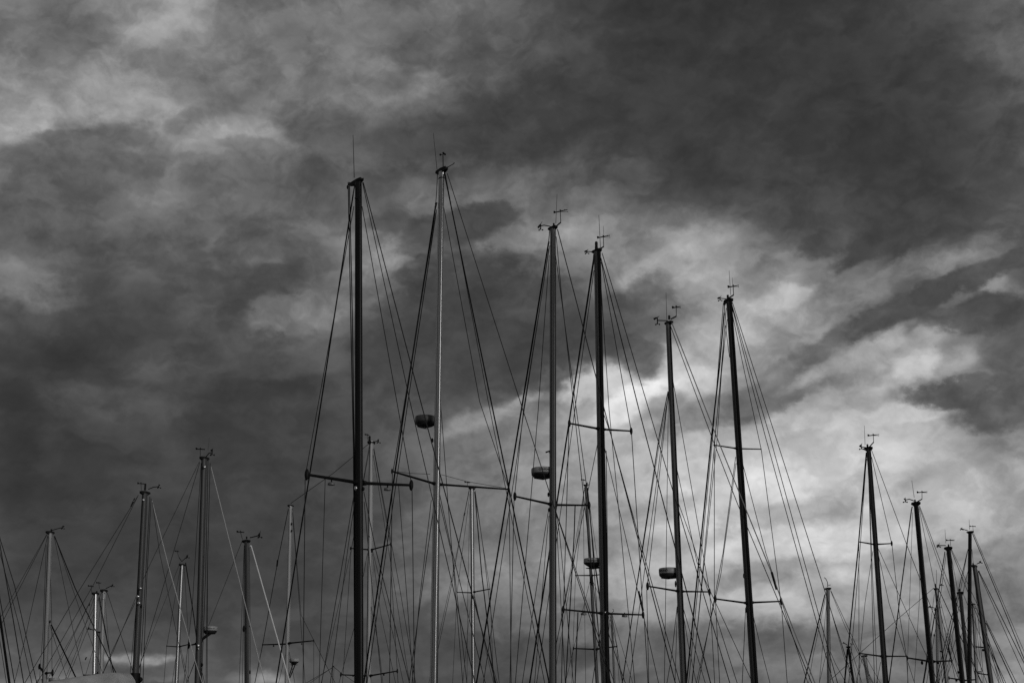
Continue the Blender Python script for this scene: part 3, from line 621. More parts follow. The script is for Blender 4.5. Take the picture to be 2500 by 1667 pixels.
# mast with two pairs of thin spreaders
r = boat('sailboat with a tall leaning dark mast, two pairs of thin spreaders and no radar', 40, (1779, 733), (1841, 1667), BOWL, 13, 16, 'char', .5)
r.masthead(8, 5, 10); r.antenna((1784, 720), (1780, 661), .9); r.antenna((1789, 698), (1788, 678), .7)
r.anemometer((1774, 730), (1758, 728), (-3, 5), (-6, 4), .9); r.wind_vane((1791, 721), (1790, 699), 27, -1, arm=(1780, 727)); r.lantern(1777, 728, 720, 6)
stays(r, [('forestay', 'c', 3.6, 'furl', (1768, 764), (1756, 900), (1737, 1067), (1676, 1667)), ('inner_stay', 'c', 1.6, 'wire', (1766, 740), (1740, 1067), (1681, 1667)), ('inner_stay', 'c', 1.6, 'wire', (1773, 752), (1761, 900), (1745, 1080), (1690, 1667)), ('halyard', 'c', 1.4, 'rope', (1772, 760), (1750, 1080), (1700, 1560)),
 ('backstay', 'c', 1.6, 'wire', (1788, 738), (1840, 900), (1894, 1067), (2010, 1430), (2085, 1667)), ('backstay', 'c', 1.6, 'wire', (1786, 740), (1831, 900), (1880, 1067), (2045, 1667)), ('backstay', 'c', 1.6, 'wire', (1786, 744), (1825, 900), (1869, 1067), (2035, 1667)),
 ('lower_shroud', 'a', 1.5, 'wire', (1771, 794), (1781, 872)), ('intermediate_shroud', 'a', 1.5, 'wire', (1796, 1115), (1765, 1350), (1746, 1450)), ('intermediate_shroud', 'a', 1.5, 'wire', (1809, 1115), (1870, 1350), (1904, 1455)), ('running_stay', 'c', 1.4, 'wire', (1797, 1130), (1760, 1400), (1700, 1667)),
 ('lower_shroud', 'a', 1.5, 'wire', (1820, 1490), (1817, 1560), (1812, 1667)), ('lower_shroud', 'a', 1.3, 'wire', (1836, 1490), (1855, 1570), (1880, 1667))])
r.wire('cap_shroud', 'a', [(1775, 780), (1744, 1080), (1744, 1092), (1744, 1450), (1747, 1470), (1757, 1667)], 1.5); r.wire('cap_shroud', 'a', [(1787, 762), (1816, 900), (1857, 1090), (1859, 1100), (1905, 1455), (1908, 1478), (1922, 1667)], 1.5)
r.spreader((1796, 1094), (1743, 1086), 2.8, .5); r.spreader((1808, 1095), (1858, 1096), 2.8, .5); r.spreader((1821, 1471), (1746, 1461), 3.6, 1.2); r.spreader((1836, 1470), (1907, 1467), 3.6, 1.2)
r.blob(1769, 741, 7, 9, 'block', near=0); r.blob(1768, 766, 4, 10, 'swivel', near=0); r.blob(1817, 1404, 4, 12, 'steaming_light', near=-1); r.blob(1822, 1488, 6, 14, 'shroud_tang', near=.1)

r.wire('forestay_lead', 'c', [(1769, 738), (1768, 766)], 2.0, deck=False)
# ---------------------------------------------------------------- left of centre: bows to the right
def gear(r, T, s=.75, left=False, lamp=True, vane=True, arm=22):
    """anemometer on its arm and a wind vane on its post, on a smaller masthead; bow side carries the anemometer"""
    x, y = T; g = -1 if left else 1
    r.anemometer((x + 3 * g, y - 3), (x + arm * g, y - 9), (-5, 5), (-5 if left else -4, 4), s)
    if vane: r.wind_vane((x - 7 * g, y - 1), (x - 7.5 * g, y - 20), 22 * s / .75, -1, size=s)
    if lamp: r.lantern(x, y - 2, y - 9, 4.5)

r = boat('sailboat at the left edge, only its stays and thick dark furled sail showing', 31, (-44, 1120), (-60, 1667), BOWR, 13, 15, 'char')
r.masthead(6, 6, 7)
stays(r, [('furled_headsail', 'c', 6.5, 'furl', (-32, 1330), (2, 1520), (23, 1667)), ('stay', 'c', 1.8, 'wire', (-34, 1130), (0, 1314), (36, 1430), (90, 1667)), ('stay', 'c', 2.2, 'wire', (-38, 1130), (0, 1330), (32, 1510), (58, 1667)), ('stay', 'c', 2.0, 'wire', (-38, 1240), (0, 1460), (36, 1667)), ('stay', 'a', 1.4, 'wire', (-44, 1160), (0, 1350), (45, 1520), (78, 1667)), ('stay', 'a', 1.3, 'wire', (-42, 1300), (0, 1565), (16, 1667))])

r = boat('sailboat with a grey mast near the left edge, radar drum beside its foot', 46, (123, 1299), (109, 1667), BOWR, 10.5, 13, 'grey')
r.masthead(5, 6, 7); r.anemometer((127, 1294), (153, 1287), (-4, 3), (4, 2), .7, (140, 1290)); r.lantern(125, 1297, 1291, 4)
stays(r, [('backstay', 'c', 1.5, 'wire', (115, 1304), (23, 1484), (-30, 1590)), ('backstay', 'c', 1.3, 'wire', (114, 1304), (30, 1455), (-40, 1580)), ('shroud', 'a', 1.4, 'wire', (116, 1308), (63, 1550), (35, 1667)),
 ('shroud', 'a', 1.3, 'wire', (132, 1308), (180, 1545), (205, 1655)), ('forestay', 'c', 2.6, 'furl', (133, 1308), (183, 1434), (283, 1641)), ('halyard', 'c', 1.2, 'rope', (134, 1310), (199, 1500), (228, 1580)),
 ('inner_forestay', 'c', 3.6, 'furl', (125, 1524), (188, 1659)), ('lower_shroud', 'a', 1.3, 'wire', (121, 1523), (167, 1667)), ('halyard', 'v', 1.2, 'rope', (121, 1330), (126, 1500), (127, 1640)), ('halyard', 'v', 1.2, 'rope', (113, 1330), (105, 1540), (97, 1650))])
r.spreader((107, 1640), (96, 1626), 3.6, .9); r.spreader((114, 1642), (128, 1641), 3.0, 1.2)
r.radome(132, 1660, 26, 15, 'dome', 'drum', brk=(113, 1668)); r.part(MB().lathe(r.hit(97, 1664, 'v'), [(9 * r.k, -6 * r.k), (8.6 * r.k, 0), (6.5 * r.k, 5 * r.k), (3 * r.k, 8 * r.k), (.4 * r.k, 8.6 * r.k)], 18), 'satellite_dome', 'dome'); r.blob(122, 1517, 4, 8, 'swivel', near=0)

r = boat('sailboat with a short bright silver mast just left of the grey sail cover', 54, (234, 1448), (230, 1667), BOWR, 8.5, 10, 'silver')
r.masthead(4, 6, 6); r.wind_vane((224, 1446), (222, 1430), 12, 1, size=.6); r.lantern(236, 1447, 1442, 4)
stays(r, [('forestay', 'c', 2.4, 'furl', (242, 1457), (268, 1595), (282, 1667)), ('shroud', 'a', 1.2, 'wire', (240, 1460), (262, 1570), (278, 1640)), ('backstay', 'c', 1.3, 'wire', (228, 1452), (190, 1530), (120, 1667)), ('backstay', 'c', 1.1, 'wire', (227, 1454), (180, 1545), (110, 1667)), ('shroud', 'a', 1.1, 'wire', (229, 1460), (190, 1580), (155, 1667)), ('stay', 'c', 1.3, 'wire', (228, 1500), (180, 1620), (160, 1667))])
r.spreader((227, 1647), (205, 1647), 2.2, .6); r.spreader((233, 1646), (238, 1643), 2.6, .8); r.stub([(219, 1472), (217, 1478)], 3.2, 'turnbuckle'); r.stub([(211, 1603), (208, 1610)], 3, 'turnbuckle')

r = boat('sailboat with a short pale mast directly behind the short bright silver one', 64, (254, 1441), (247, 1667), BOWR, 8.5, 9.5, 'pale')
r.masthead(5, 5, 7); r.anemometer((258, 1436), (275, 1428), (-3, 3), (-1, 4), .65); r.wind_vane((243, 1436), (241, 1422), 10, 1, size=.55)
stays(r, [('forestay', 'c', 1.4, 'wire', (262, 1446), (294, 1545), (330, 1655)), ('shroud', 'a', 1.0, 'wire', (256, 1460), (268, 1600), (275, 1667)), ('shroud', 'a', 1.0, 'wire', (247, 1460), (232, 1600), (226, 1667)), ('backstay', 'c', 1.1, 'wire', (248, 1446), (170, 1600), (135, 1667))])
r.blob(258, 1447, 2.6, 3, 'shackle', 'steel'); r.blob(253, 1461, 2.4, 3, 'shackle', 'steel')

r = boat('sailboat with the shortest thin mast before the short silver one, anemometer arm pointing left', 72, (241, 1542), (238, 1667), BOWL, 5, 6, 'silver')
r.masthead(3, 3, 4); r.anemometer((238, 1541), (217, 1533), (-3, 3), (-4, 3), .6)
stays(r, [('forestay', 'c', 1.2, 'wire', (239, 1545), (205, 1660)), ('backstay', 'c', 1.1, 'wire', (243, 1545), (248, 1600), (256, 1667)), ('shroud', 'a', 1.0, 'wire', (242, 1548), (250, 1640))])

# thick mast with the sail cover
r = boat('sailboat with a thick dark mast, grey cloth-covered sail bundled at its foot', 38, (354, 1202), (330, 1667), BOWR, 13.5, 16.5, 'char')
r.masthead(7, 6, 8); r.anemometer((362, 1194), (388, 1187), (-5, 3), (1, 3), .8, (374, 1189)); r.wind_vane((345, 1196), (344, 1180), 15, 1, size=.7); r.lantern(354, 1196, 1180, 5)
stays(r, [('forestay', 'c', 1.9, 'sunlit_wire_mid', (371, 1222), (413, 1388), (478, 1618), (494, 1667)), ('halyard', 'v', 1.6, 'rope', (366, 1212), (353, 1450), (341, 1667)), ('halyard', 'v', 1.6, 'rope', (369, 1216), (358, 1420), (349, 1667)),
 ('backstay', 'c', 1.4, 'wire', (338, 1208), (195, 1438), (60, 1667)), ('backstay', 'c', 1.3, 'wire', (337, 1210), (230, 1423), (149, 1565), (90, 1667)), ('shroud', 'a', 1.2, 'wire', (348, 1215), (336, 1440), (318, 1640)), ('shroud', 'a', 1.2, 'wire', (372, 1225), (390, 1350), (430, 1540)), ('running_stay', 'c', 1.3, 'wire', (330, 1470), (273, 1590), (250, 1645))])
r.stub([(325, 1224), (320, 1236)], 4, 'stay_insulator', 'fit', 'c'); r.stub([(329, 1216), (326, 1221)], 3, 'turnbuckle', 'fit', 'c')
for x, y, q in ((353, 1222, 4), (346, 1437, 4.5), (340, 1457, 5), (342, 1473, 5.5)): r.blob(x, y, q * 1.5, q * 1.6, 'winch', 'steel', near=1.5)
r.blob(339, 1450, 7, 18, 'winch_base', near=1.0); r.blob(347, 1480, 4, 8, 'block', near=.8)
# sail bundled on the boom under a cloth cover
mb = MB(); rings = []; aft = -r.bow; nseg = 40
boom0 = r.base + r.ax * ((3.35 - r.base.z) / r.ax.z) + aft * .25
topc = [(0, 4.36), (.15, 4.36), (.35, 4.26), (.6, 4.10), (.8, 3.94), (1.0, 3.6)]
for i in range(nseg + 1):
    t = i / nseg
    for (ta, za), (tb, zb) in zip(topc, topc[1:]):
        if ta <= t <= tb: zt = za + (zb - za) * (t - ta) / (tb - ta)
    c = boom0 + aft * (t * 3.6); hh = zt - 3.3; ring = []
    for q in range(18):
        an = 2 * math.pi * q / 18; wob = 1 + .16 * math.sin(t * 34 + 3 * an) * (.4 + .6 * abs(math.cos(an))) + .05 * math.sin(t * 71 + 5 * an)
        ring.append(c + r.abeam * (math.cos(an) * hh * .34 * wob) + Vector((0, 0, hh * .5 + math.sin(an) * hh * .5 * (.97 + .03 * wob))))
    rings.append(ring)
mb.ring_tube(rings); sc = r.part(mb, 'sail_cover', 'cover')
r.part(MB().tube([boom0 - Vector((0, 0, .12)), boom0 + aft * 4.1 - Vector((0, 0, .12))], .09, 12), 'boom', 'alu')
cz = r.base + r.ax * ((4.22 - r.base.z) / r.ax.z)
r.part(MB().ell(cz - r.ax * .22, cz + r.ax * .2, r.bow, r.abeam, r.a1 * 1.5, r.b1 * 1.5, r.a1 * 1.35, r.b1 * 1.35, 18), 'cover_collar', 'fit', sc); r.blob(343, 1658, 10, 12, 'furling_drum', near=0)

r = boat('sailboat with a thin mast standing between two thick dark ones, white stay crossing it', 64, (445, 1378), (431, 1667), BOWR, 8.5, 9.5, 'alu')
r.masthead(4, 4, 5); r.anemometer((450, 1364), (458, 1357), (-3, 4), (-3, 4), .7); r.wind_vane((438, 1362), (432, 1345), 9, 1, size=.5); r.stub([(437, 1360), (444, 1370), (452, 1362)], 2.0, 'masthead_bracket')
stays(r, [('forestay', 'c', 2.6, 'furl', (453, 1373), (474, 1510), (480, 1560), (494, 1667)), ('cap_shroud', 'a', 1.1, 'wire', (440, 1385), (407, 1577), (400, 1667)), ('cap_shroud', 'a', 1.1, 'wire', (450, 1385), (461, 1572), (459, 1667)), ('lower_shroud', 'a', 1.0, 'wire', (441, 1580), (455, 1640), (462, 1667)), ('lower_shroud', 'a', 1.0, 'wire', (433, 1580), (420, 1667)), ('backstay', 'c', 1.0, 'wire', (440, 1372), (350, 1600), (325, 1667))])
r.spreader((434, 1578), (407, 1576), 2.0, .6); r.spreader((440, 1577), (461, 1572), 2.2, 1.2)

r = boat('sailboat with a thick dark mast, small radar on a slanting bracket to its right', 45, (499, 1118), (483, 1667), BOWR, 14, 16, 'char')
r.masthead(6, 5, 8); r.anemometer((503, 1115), (518, 1104), (-7, 5), (-3, 4), .95, (510, 1106)); r.wind_vane((489, 1116), (489, 1096), 20, 1, size=.8); r.antenna((508, 1098), (511, 1068), .7)
stays(r, [('forestay', 'c', 1.9, 'sunlit_wire_mid', (515, 1139), (647, 1667)), ('halyard', 'v', 1.6, 'rope', (508, 1122), (502, 1400), (492, 1667)), ('halyard', 'v', 1.5, 'rope', (513, 1130), (506, 1400), (503, 1667)),
 ('backstay', 'c', 1.4, 'wire', (488, 1128), (425, 1342), (348, 1602), (330, 1667)), ('backstay', 'c', 1.2, 'wire', (487, 1126), (360, 1390), (276, 1590), (240, 1667)), ('shroud', 'a', 1.2, 'wire', (491, 1130), (470, 1470), (459, 1572)), ('shroud', 'a', 1.2, 'wire', (507, 1350), (506, 1667)), ('lower_shroud', 'a', 1.2, 'wire', (491, 1630), (500, 1667)), ('lower_shroud', 'a', 1.2, 'wire', (478, 1610), (455, 1667))])
r.radome(513, 1537, 33, 22, 'pale', 'drum', 'Raymarine', 4, 2.8, brk=(487, 1562)); r.stub([(484, 1570), (508, 1548)], 5, 'radar_arm', 'fit', 'c'); r.spreader((478, 1571), (461, 1575), 3, 1.2)
r.blob(502, 1142, 5.5, 8, 'winch', 'steel', near=1.5); r.blob(487, 1576, 6, 8, 'winch', 'steel', near=1.5); r.blob(487, 1584, 5, 3.5, 'winch', 'steel', near=1.3); r.blob(493, 1622, 6, 9, 'steaming_light', near=0)

r = boat('sailboat with a dark mast left of the ketch, bright white forestay slanting right', 50, (602, 1320), (603, 1667), Vector((.82, -.572, 0)), 11, 13, 'char')
r.masthead(5, 7, 7); r.anemometer((610, 1312), (634, 1306), (-5, 4), (-3, 7), .95); r.wind_vane((592, 1316), (587, 1298), 16, 1, size=.75); r.lantern(602, 1315, 1309, 4)
stays(r, [('forestay', 'c', 2.8, 'sunlit_wire', (613, 1331), (708, 1667)), ('backstay', 'c', 1.2, 'wire', (591, 1320), (510, 1524), (455, 1667)), ('halyard', 'v', 1.2, 'rope', (596, 1330), (590, 1510), (584, 1667)), ('shroud', 'a', 1.2, 'wire', (596, 1340), (594, 1530), (592, 1667)), ('shroud', 'a', 1.1, 'wire', (609, 1335), (612, 1667))])
r.spreader((606, 1529), (609, 1527), 3, 0); r.spreader((603, 1530), (595, 1534), 3.2, 1.1); r.blob(609, 1640, 6, 9, 'steaming_light', near=0); r.blob(611, 1332, 3, 4, 'shackle', 'steel', near=0)

# ketch: two pale masts joined by a stay between the mastheads
r = boat('ketch with two pale sunlit masts joined by a slanting stay, behind the black mast', 60, (907, 1080), (900, 1667), BOWR, 11.5, 12.5, 'pale', Lh=13, beam=3.2)
r.masthead(4, 5, 7); r.anemometer((910, 1079), (924, 1076), (-4, 4), (-2, 3), .8); r.wind_vane((898, 1074), (896, 1061), 9, 1, size=.6); r.lantern(902, 1080, 1064, 6); r.blob(908, 1079, 4.5, 4.5, 'shackle', 'steel', near=1.2)
stays(r, [('shroud', 'a', 1.3, 'wire', (902, 1095), (858, 1338), (856, 1360), (838, 1640)), ('shroud', 'a', 1.4, 'wire', (912, 1095), (953, 1325), (954, 1380), (970, 1640), (972, 1667)), ('shroud', 'a', 1.2, 'wire', (911, 1110), (955, 1380), (1000, 1667)), ('lower_shroud', 'a', 1.2, 'wire', (909, 1350), (930, 1500), (966, 1667)), ('lower_shroud', 'a', 1.2, 'wire', (897, 1350), (865, 1530), (832, 1650)),
 ('forestay', 'c', 1.5, 'wire', (912, 1090), (975, 1430), (1015, 1667)), ('inner_forestay', 'c', 1.3, 'wire', (910, 1345), (960, 1550), (985, 1667)), ('backstay', 'c', 1.2, 'wire', (901, 1090), (860, 1330), (790, 1640)), ('lower_shroud', 'a', 1.2, 'wire', (906, 1480), (925, 1580), (935, 1667))])
r.spreader((899, 1341), (856, 1338), 2.6, .8); r.spreader((908, 1341), (954, 1328), 2.6, .8); r.spreader((898, 1649), (832, 1646), 2.8, .9); r.spreader((906, 1648), (970, 1637), 2.8, .9)
r.blob(909, 1345, 4, 8, 'shroud_tang', near=.8); r.blob(904, 1309, 3.5, 4, 'shackle', 'steel', near=1.2); r.blob(862, 1649, 4, 4, 'deck_lamp', near=0); r.blob(937, 1646, 4, 5, 'deck_lamp', near=0)
mz = Rig(r.root, r.o, 55.8, (710, 1234), (700, 1667), BOWR, 8.5, 11, 'pale')
mz.masthead(3, 4, 5); mz.blob(709, 1236, 3, 3, 'shackle', 'steel', near=1.2)
stays(mz, [('shroud', 'a', 2.0, 'wire', (704, 1242), (678, 1370), (641, 1574), (622, 1667)), ('shroud', 'a', 1.2, 'wire', (714, 1240), (735, 1500), (766, 1562)), ('shroud', 'a', 1.2, 'wire', (714, 1250), (738, 1570), (745, 1667)), ('lower_shroud', 'a', 1.1, 'wire', (706, 1590), (720, 1667)), ('lower_shroud', 'a', 1.1, 'wire', (698, 1590), (680, 1667)), ('cap_shroud', 'a', 1.1, 'wire', (766, 1563), (766, 1667))])
mz.spreader((702, 1571), (641, 1573), 2.8, .5); mz.spreader((708, 1569), (766, 1563), 2.8, .5); mz.stub([(678, 1366), (676, 1382)], 4, 'stay_insulator', 'fit', 'a'); mz.blob(668, 1576, 4, 4, 'deck_lamp', near=0); mz.blob(737, 1571, 4, 4, 'deck_lamp', near=0)
mz.radome(718, 1614, 23, 18, 'dome', 'tub', brk=(706, 1652)); mz.blob(713, 1279, 3, 7, 'exit_box', near=1); mz.blob(713, 1296, 3, 7, 'exit_box', near=1)
r.part(MB().tube([mz.T + Vector((0, 0, .1)), mz.T.lerp(r.T, .5) - Vector((0, 0, .03)), r.T + Vector((0, 0, .05))], 1.5 * r.k / 2), 'triatic_stay', 'wire')

r = boat('sailboat far off, just a mast tip with spread stays at the bottom edge', 75, (814, 1628), (813, 1667), BOWR, 4.5, 5, 'dgrey')
stays(r, [('stay', 'c', 1.2, 'wire', (815, 1627), (745, 1667)), ('stay', 'c', 1.0, 'wire', (813, 1627), (755, 1667)), ('stay', 'c', 1.1, 'wire', (815, 1627), (833, 1642), (870, 1667))])
r.blob(814, 1627, 4, 6, 'masthead_fitting', near=0)

# ---------------------------------------------------------------- between the tall masts, farther off
r = boat('sailboat with a thin half-bright mast under the wide spreader of the silver mast', 60, (1152, 1192), (1156, 1667), BOWR, 8.5, 9.5, 'alu')
r.masthead(5, 5, 5); r.wind_vane((1141, 1188), (1141, 1177), 12, 1, size=.6); r.stub([(1158, 1192), (1165, 1189)], 1.6, 'anemometer_arm')
stays(r, [('furled_headsail', 'c', 2.6, 'furl', (1159, 1200), (1176, 1400), (1188, 1500), (1208, 1667)), ('forestay', 'c', 1.6, 'wire', (1160, 1198), (1180, 1340), (1219, 1667)), ('shroud', 'a', 1.1, 'wire', (1159, 1205), (1196, 1436), (1205, 1667)), ('shroud', 'a', 1.0, 'wire', (1147, 1205), (1116, 1444), (1105, 1667)),
 ('backstay', 'c', 1.3, 'wire', (1146, 1196), (1134, 1255), (1100, 1440), (1068, 1590)), ('backstay', 'c', 1.0, 'wire', (1145, 1196), (1105, 1400), (1070, 1560)), ('lower_shroud', 'a', 1.1, 'wire', (1159, 1455), (1180, 1560), (1205, 1667)), ('lower_shroud', 'a', 1.0, 'wire', (1151, 1455), (1140, 1560), (1130, 1667)), ('inner_forestay', 'c', 1.3, 'wire', (1158, 1460), (1185, 1570), (1215, 1667)), ('halyard', 'v', 1.0, 'rope', (1147, 1230), (1142, 1450), (1140, 1667))])
r.spreader((1150, 1446), (1116, 1445), 2.2, .5); r.spreader((1159, 1444), (1196, 1437), 2.4, .5); r.stub([(1135, 1251), (1133, 1258)], 3, 'stay_insulator', 'fit', 'c'); r.blob(1153, 1456, 5, 12, 'shroud_tang', near=.8)

r = boat('sailboat with a thin dark far mast partly hidden by the two-tone mast', 60, (1430, 1184), (1458, 1667), BOWR, 6.5, 9, 'char')
r.masthead(3, 3, 4); r.wind_vane((1424, 1183), (1424, 1171), 9, 1, size=.6); r.anemometer((1432, 1183), (1434, 1180), (-3, 3), (-3, 3), .6)
stays(r, [('furled_headsail', 'c', 3.2, 'furl', (1434, 1190), (1450, 1358), (1470, 1500), (1490, 1667)), ('shroud', 'a', 1.1, 'wire', (1426, 1200), (1405, 1404), (1399, 1580), (1396, 1667)), ('shroud', 'a', 1.0, 'wire', (1435, 1200), (1464, 1402), (1506, 1578), (1512, 1667)), ('backstay', 'c', 1.1, 'wire', (1427, 1190), (1395, 1380), (1340, 1667)), ('backstay', 'c', 1.0, 'wire', (1427, 1195), (1400, 1380), (1362, 1600)), ('lower_shroud', 'a', 1.1, 'wire', (1441, 1415), (1420, 1500), (1402, 1575)), ('lower_shroud', 'a', 1.0, 'wire', (1446, 1415), (1485, 1500), (1520, 1667)), ('halyard', 'v', 1.0, 'rope', (1424, 1200), (1426, 1400), (1430, 1667))])
r.spreader((1441, 1404), (1405, 1404), 2.4, .5); r.spreader((1447, 1404), (1465, 1402), 2.4, .5); r.spreader((1450, 1584), (1400, 1582), 2.6, .7); r.spreader((1460, 1583), (1506, 1577), 2.6, .7)
r.blob(1444, 1418, 8, 26, 'mast_winch', near=.4)

r = boat('sailboat with a tiny mast and hooked aerial low beside the two-tone mast', 74, (1493, 1498), (1500, 1667), BOWL, 5, 6, 'grey')
r.masthead(3, 3, 3); r.stub([(1494, 1494), (1498, 1492), (1498, 1487), (1495, 1486)], 1.3, 'hooked_aerial')
stays(r, [('shroud', 'a', 1.4, 'wire', (1494, 1500), (1506, 1576), (1520, 1667)), ('forestay', 'c', 1.1, 'wire', (1491, 1500), (1470, 1667)), ('backstay', 'c', 1.0, 'wire', (1495, 1500), (1545, 1667))])

# ---------------------------------------------------------------- right side
r = boat('sailboat with a lone grey mast with hooked aerial, right of the tall leaning mast', 56, (2021, 1436), (2024, 1667), BOWL, 8.5, 10, 'grey')
r.masthead(4, 4, 5); r.stub([(2021, 1432), (2020, 1420), (2016, 1412), (2012, 1409)], 1.7, 'hooked_aerial'); r.stub([(2022, 1428), (2028, 1427)], 1.2, 'wind_vane_arm')
stays(r, [('forestay', 'c', 2.8, 'furl', (2014, 1450), (1963, 1667)), ('inner_stay', 'c', 1.1, 'wire', (2016, 1455), (1985, 1600), (1974, 1667)), ('backstay', 'c', 1.3, 'wire', (2028, 1440), (2070, 1530), (2120, 1640)), ('backstay', 'c', 1.1, 'wire', (2028, 1442), (2062, 1525), (2130, 1667)), ('shroud', 'a', 1.2, 'wire', (2026, 1480), (2060, 1600), (2082, 1667)), ('lower_shroud', 'a', 1.3, 'wire', (2021, 1575), (2040, 1620), (2066, 1667)), ('lower_shroud', 'a', 1.1, 'wire', (2018, 1590), (2000, 1667)), ('shroud', 'a', 1.0, 'wire', (2018, 1470), (2000, 1667))])
r.stub([(2018, 1575), (2027, 1582)], 4, 'shroud_tang'); r.blob(2027, 1640, 4, 6, 'cleat', near=.5)

r = boat('sailboat with a short black mast at the bottom, between lone grey and pale stub masts', 62, (2071, 1578), (2084, 1667), BOWL, 5.5, 7.5, 'black')
r.masthead(3, 3, 4); r.anemometer((2069, 1574), (2060, 1568), (-2, 2), (-3, 1), .5); r.wind_vane((2076, 1576), (2080, 1571), 7, 1, size=.4)
stays(r, [('forestay', 'c', 2.0, 'furl', (2068, 1583), (2061, 1667)), ('backstay', 'c', 1.2, 'wire', (2076, 1580), (2105, 1667)), ('shroud', 'a', 1.0, 'wire', (2074, 1582), (2094, 1667))])

r = boat('sailboat with a stubby pale mast at the bottom, under a spreader tip', 68, (2110, 1600), (2121, 1667), BOWL, 8.5, 9, 'pale')
r.masthead(3, 3, 4); r.antenna((2105, 1597), (2104, 1586), .9)
stays(r, [('forestay', 'c', 1.0, 'wire', (2106, 1602), (2090, 1667)), ('backstay', 'c', 1.0, 'wire', (2114, 1602), (2150, 1667))])

r = boat('sailboat with the tallest mast of the right group, spreaders above and below', 44, (2120, 1094), (2162, 1667), BOWL, 10.5, 13, 'char', .3)
r.masthead(6, 5, 9); r.antenna((2112, 1086), (2110, 1038), .8); r.anemometer((2114, 1092), (2103, 1091), (-6, 4), (-4, 5), .9); r.wind_vane((2133, 1080), (2132, 1062), 26, -1, size=.8, arm=(2123, 1090)); r.lantern(2118, 1091, 1084, 5)
stays(r, [('forestay', 'c', 3.0, 'furl', (2115, 1104), (2095, 1339), (2062, 1667)), ('inner_stay', 'c', 1.3, 'wire', (2116, 1108), (2099, 1350), (2072, 1667)), ('halyard', 'c', 1.4, 'rope', (2119, 1110), (2126, 1340), (2135, 1667)), ('halyard', 'c', 1.2, 'rope', (2120, 1112), (2130, 1400), (2142, 1667)),
 ('backstay', 'c', 1.3, 'wire', (2127, 1096), (2213, 1327), (2345, 1667)), ('shroud', 'a', 1.3, 'wire', (2128, 1115), (2176, 1322), (2178, 1332), (2196, 1500), (2213, 1600), (2217, 1667)), ('shroud', 'a', 1.2, 'wire', (2116, 1120), (2097, 1322), (2097, 1595), (2100, 1667)),
 ('intermediate_shroud', 'a', 1.2, 'wire', (2145, 1340), (2190, 1440), (2262, 1600)), ('intermediate_shroud', 'a', 1.2, 'wire', (2144, 1350), (2170, 1470), (2210, 1595)), ('intermediate_shroud', 'a', 1.1, 'wire', (2131, 1345), (2112, 1470), (2100, 1590)), ('lower_shroud', 'a', 1.1, 'wire', (2158, 1615), (2170, 1667)), ('lower_shroud', 'a', 1.1, 'wire', (2150, 1615), (2140, 1667))])
r.spreader((2133, 1328), (2097, 1322), 2.8, .5); r.spreader((2142, 1328), (2177, 1326), 2.8, 1.1); r.spreader((2152, 1601), (2098, 1594), 3.0, .5); r.spreader((2163, 1601), (2213, 1601), 2.8, .6)

r = boat('sailboat with a dark mast second from left among the tall right group', 47, (2236, 1228), (2277, 1667), BOWL, 11.5, 13, 'black')
r.masthead(6, 5, 9); r.antenna((2232, 1214), (2226, 1172), .8); r.anemometer((2231, 1222), (2210, 1220), (-4, 4), (-2, 3), .9, (2220, 1218)); r.wind_vane((2251, 1219), (2251, 1201), 23, -1, size=.75, arm=(2240, 1224)); r.lantern(2234, 1224, 1219, 4)
stays(r, [('forestay', 'c', 2.6, 'furl', (2227, 1236), (2225, 1246), (2170, 1667)), ('shroud', 'a', 1.0, 'wire', (2228, 1250), (2222, 1430), (2216, 1605), (2216, 1667)), ('backstay', 'c', 1.4, 'wire', (2245, 1234), (2310, 1408), (2345, 1495), (2410, 1667)), ('backstay', 'c', 1.2, 'wire', (2244, 1236), (2300, 1400), (2395, 1667)), ('shroud', 'a', 1.2, 'wire', (2244, 1240), (2282, 1428), (2322, 1610)), ('lower_shroud', 'a', 1.2, 'wire', (2262, 1630), (2253, 1667)), ('running_stay', 'c', 1.1, 'wire', (2240, 1270), (2246, 1440), (2232, 1667))])
r.spreader((2267, 1613), (2216, 1605), 3.4, .6); r.spreader((2280, 1614), (2323, 1612), 3.2, .8); r.stub([(2315, 1577), (2322, 1608)], 4, 'radar_reflector', 'fit', 'a'); r.blob(2251, 1617, 6, 9, 'deck_lamp', near=0); r.blob(2290, 1617, 7, 6, 'deck_lamp', near=0)

r = boat('sailboat with a solid black leaning mast, left of the upright dark mast', 50, (2315, 1337), (2350, 1667), BOWL, 10.5, 12, 'black')
r.masthead(5, 4, 8); r.antenna((2309, 1325), (2307, 1292), .7); r.anemometer((2309, 1331), (2292, 1331), (-3, 3), (-5, 5), .8); r.wind_vane((2321, 1332), (2320, 1318), 18, -1, size=.6); r.lantern(2316, 1334, 1328, 4)
stays(r, [('forestay', 'c', 2.2, 'furl', (2307, 1346), (2295, 1425), (2253, 1667)), ('shroud', 'a', 1.2, 'wire', (2310, 1350), (2290, 1500), (2262, 1667)), ('backstay', 'c', 1.5, 'wire', (2322, 1342), (2362, 1442), (2440, 1640)), ('backstay', 'c', 1.2, 'wire', (2323, 1340), (2370, 1440), (2425, 1560)), ('shroud', 'a', 1.1, 'wire', (2321, 1350), (2340, 1450), (2382, 1657)), ('lower_shroud', 'a', 1.1, 'wire', (2342, 1560), (2370, 1667)), ('lower_shroud', 'a', 1.1, 'wire', (2333, 1560), (2300, 1667))])
r.spreader((2343, 1658), (2317, 1654), 2.8, .7); r.spreader((2354, 1660), (2382, 1658), 2.8, .5); r.blob(2335, 1660, 6, 6, 'deck_lamp', near=0); r.blob(2340, 1640, 4, 8, 'deck_lamp', near=-.5)

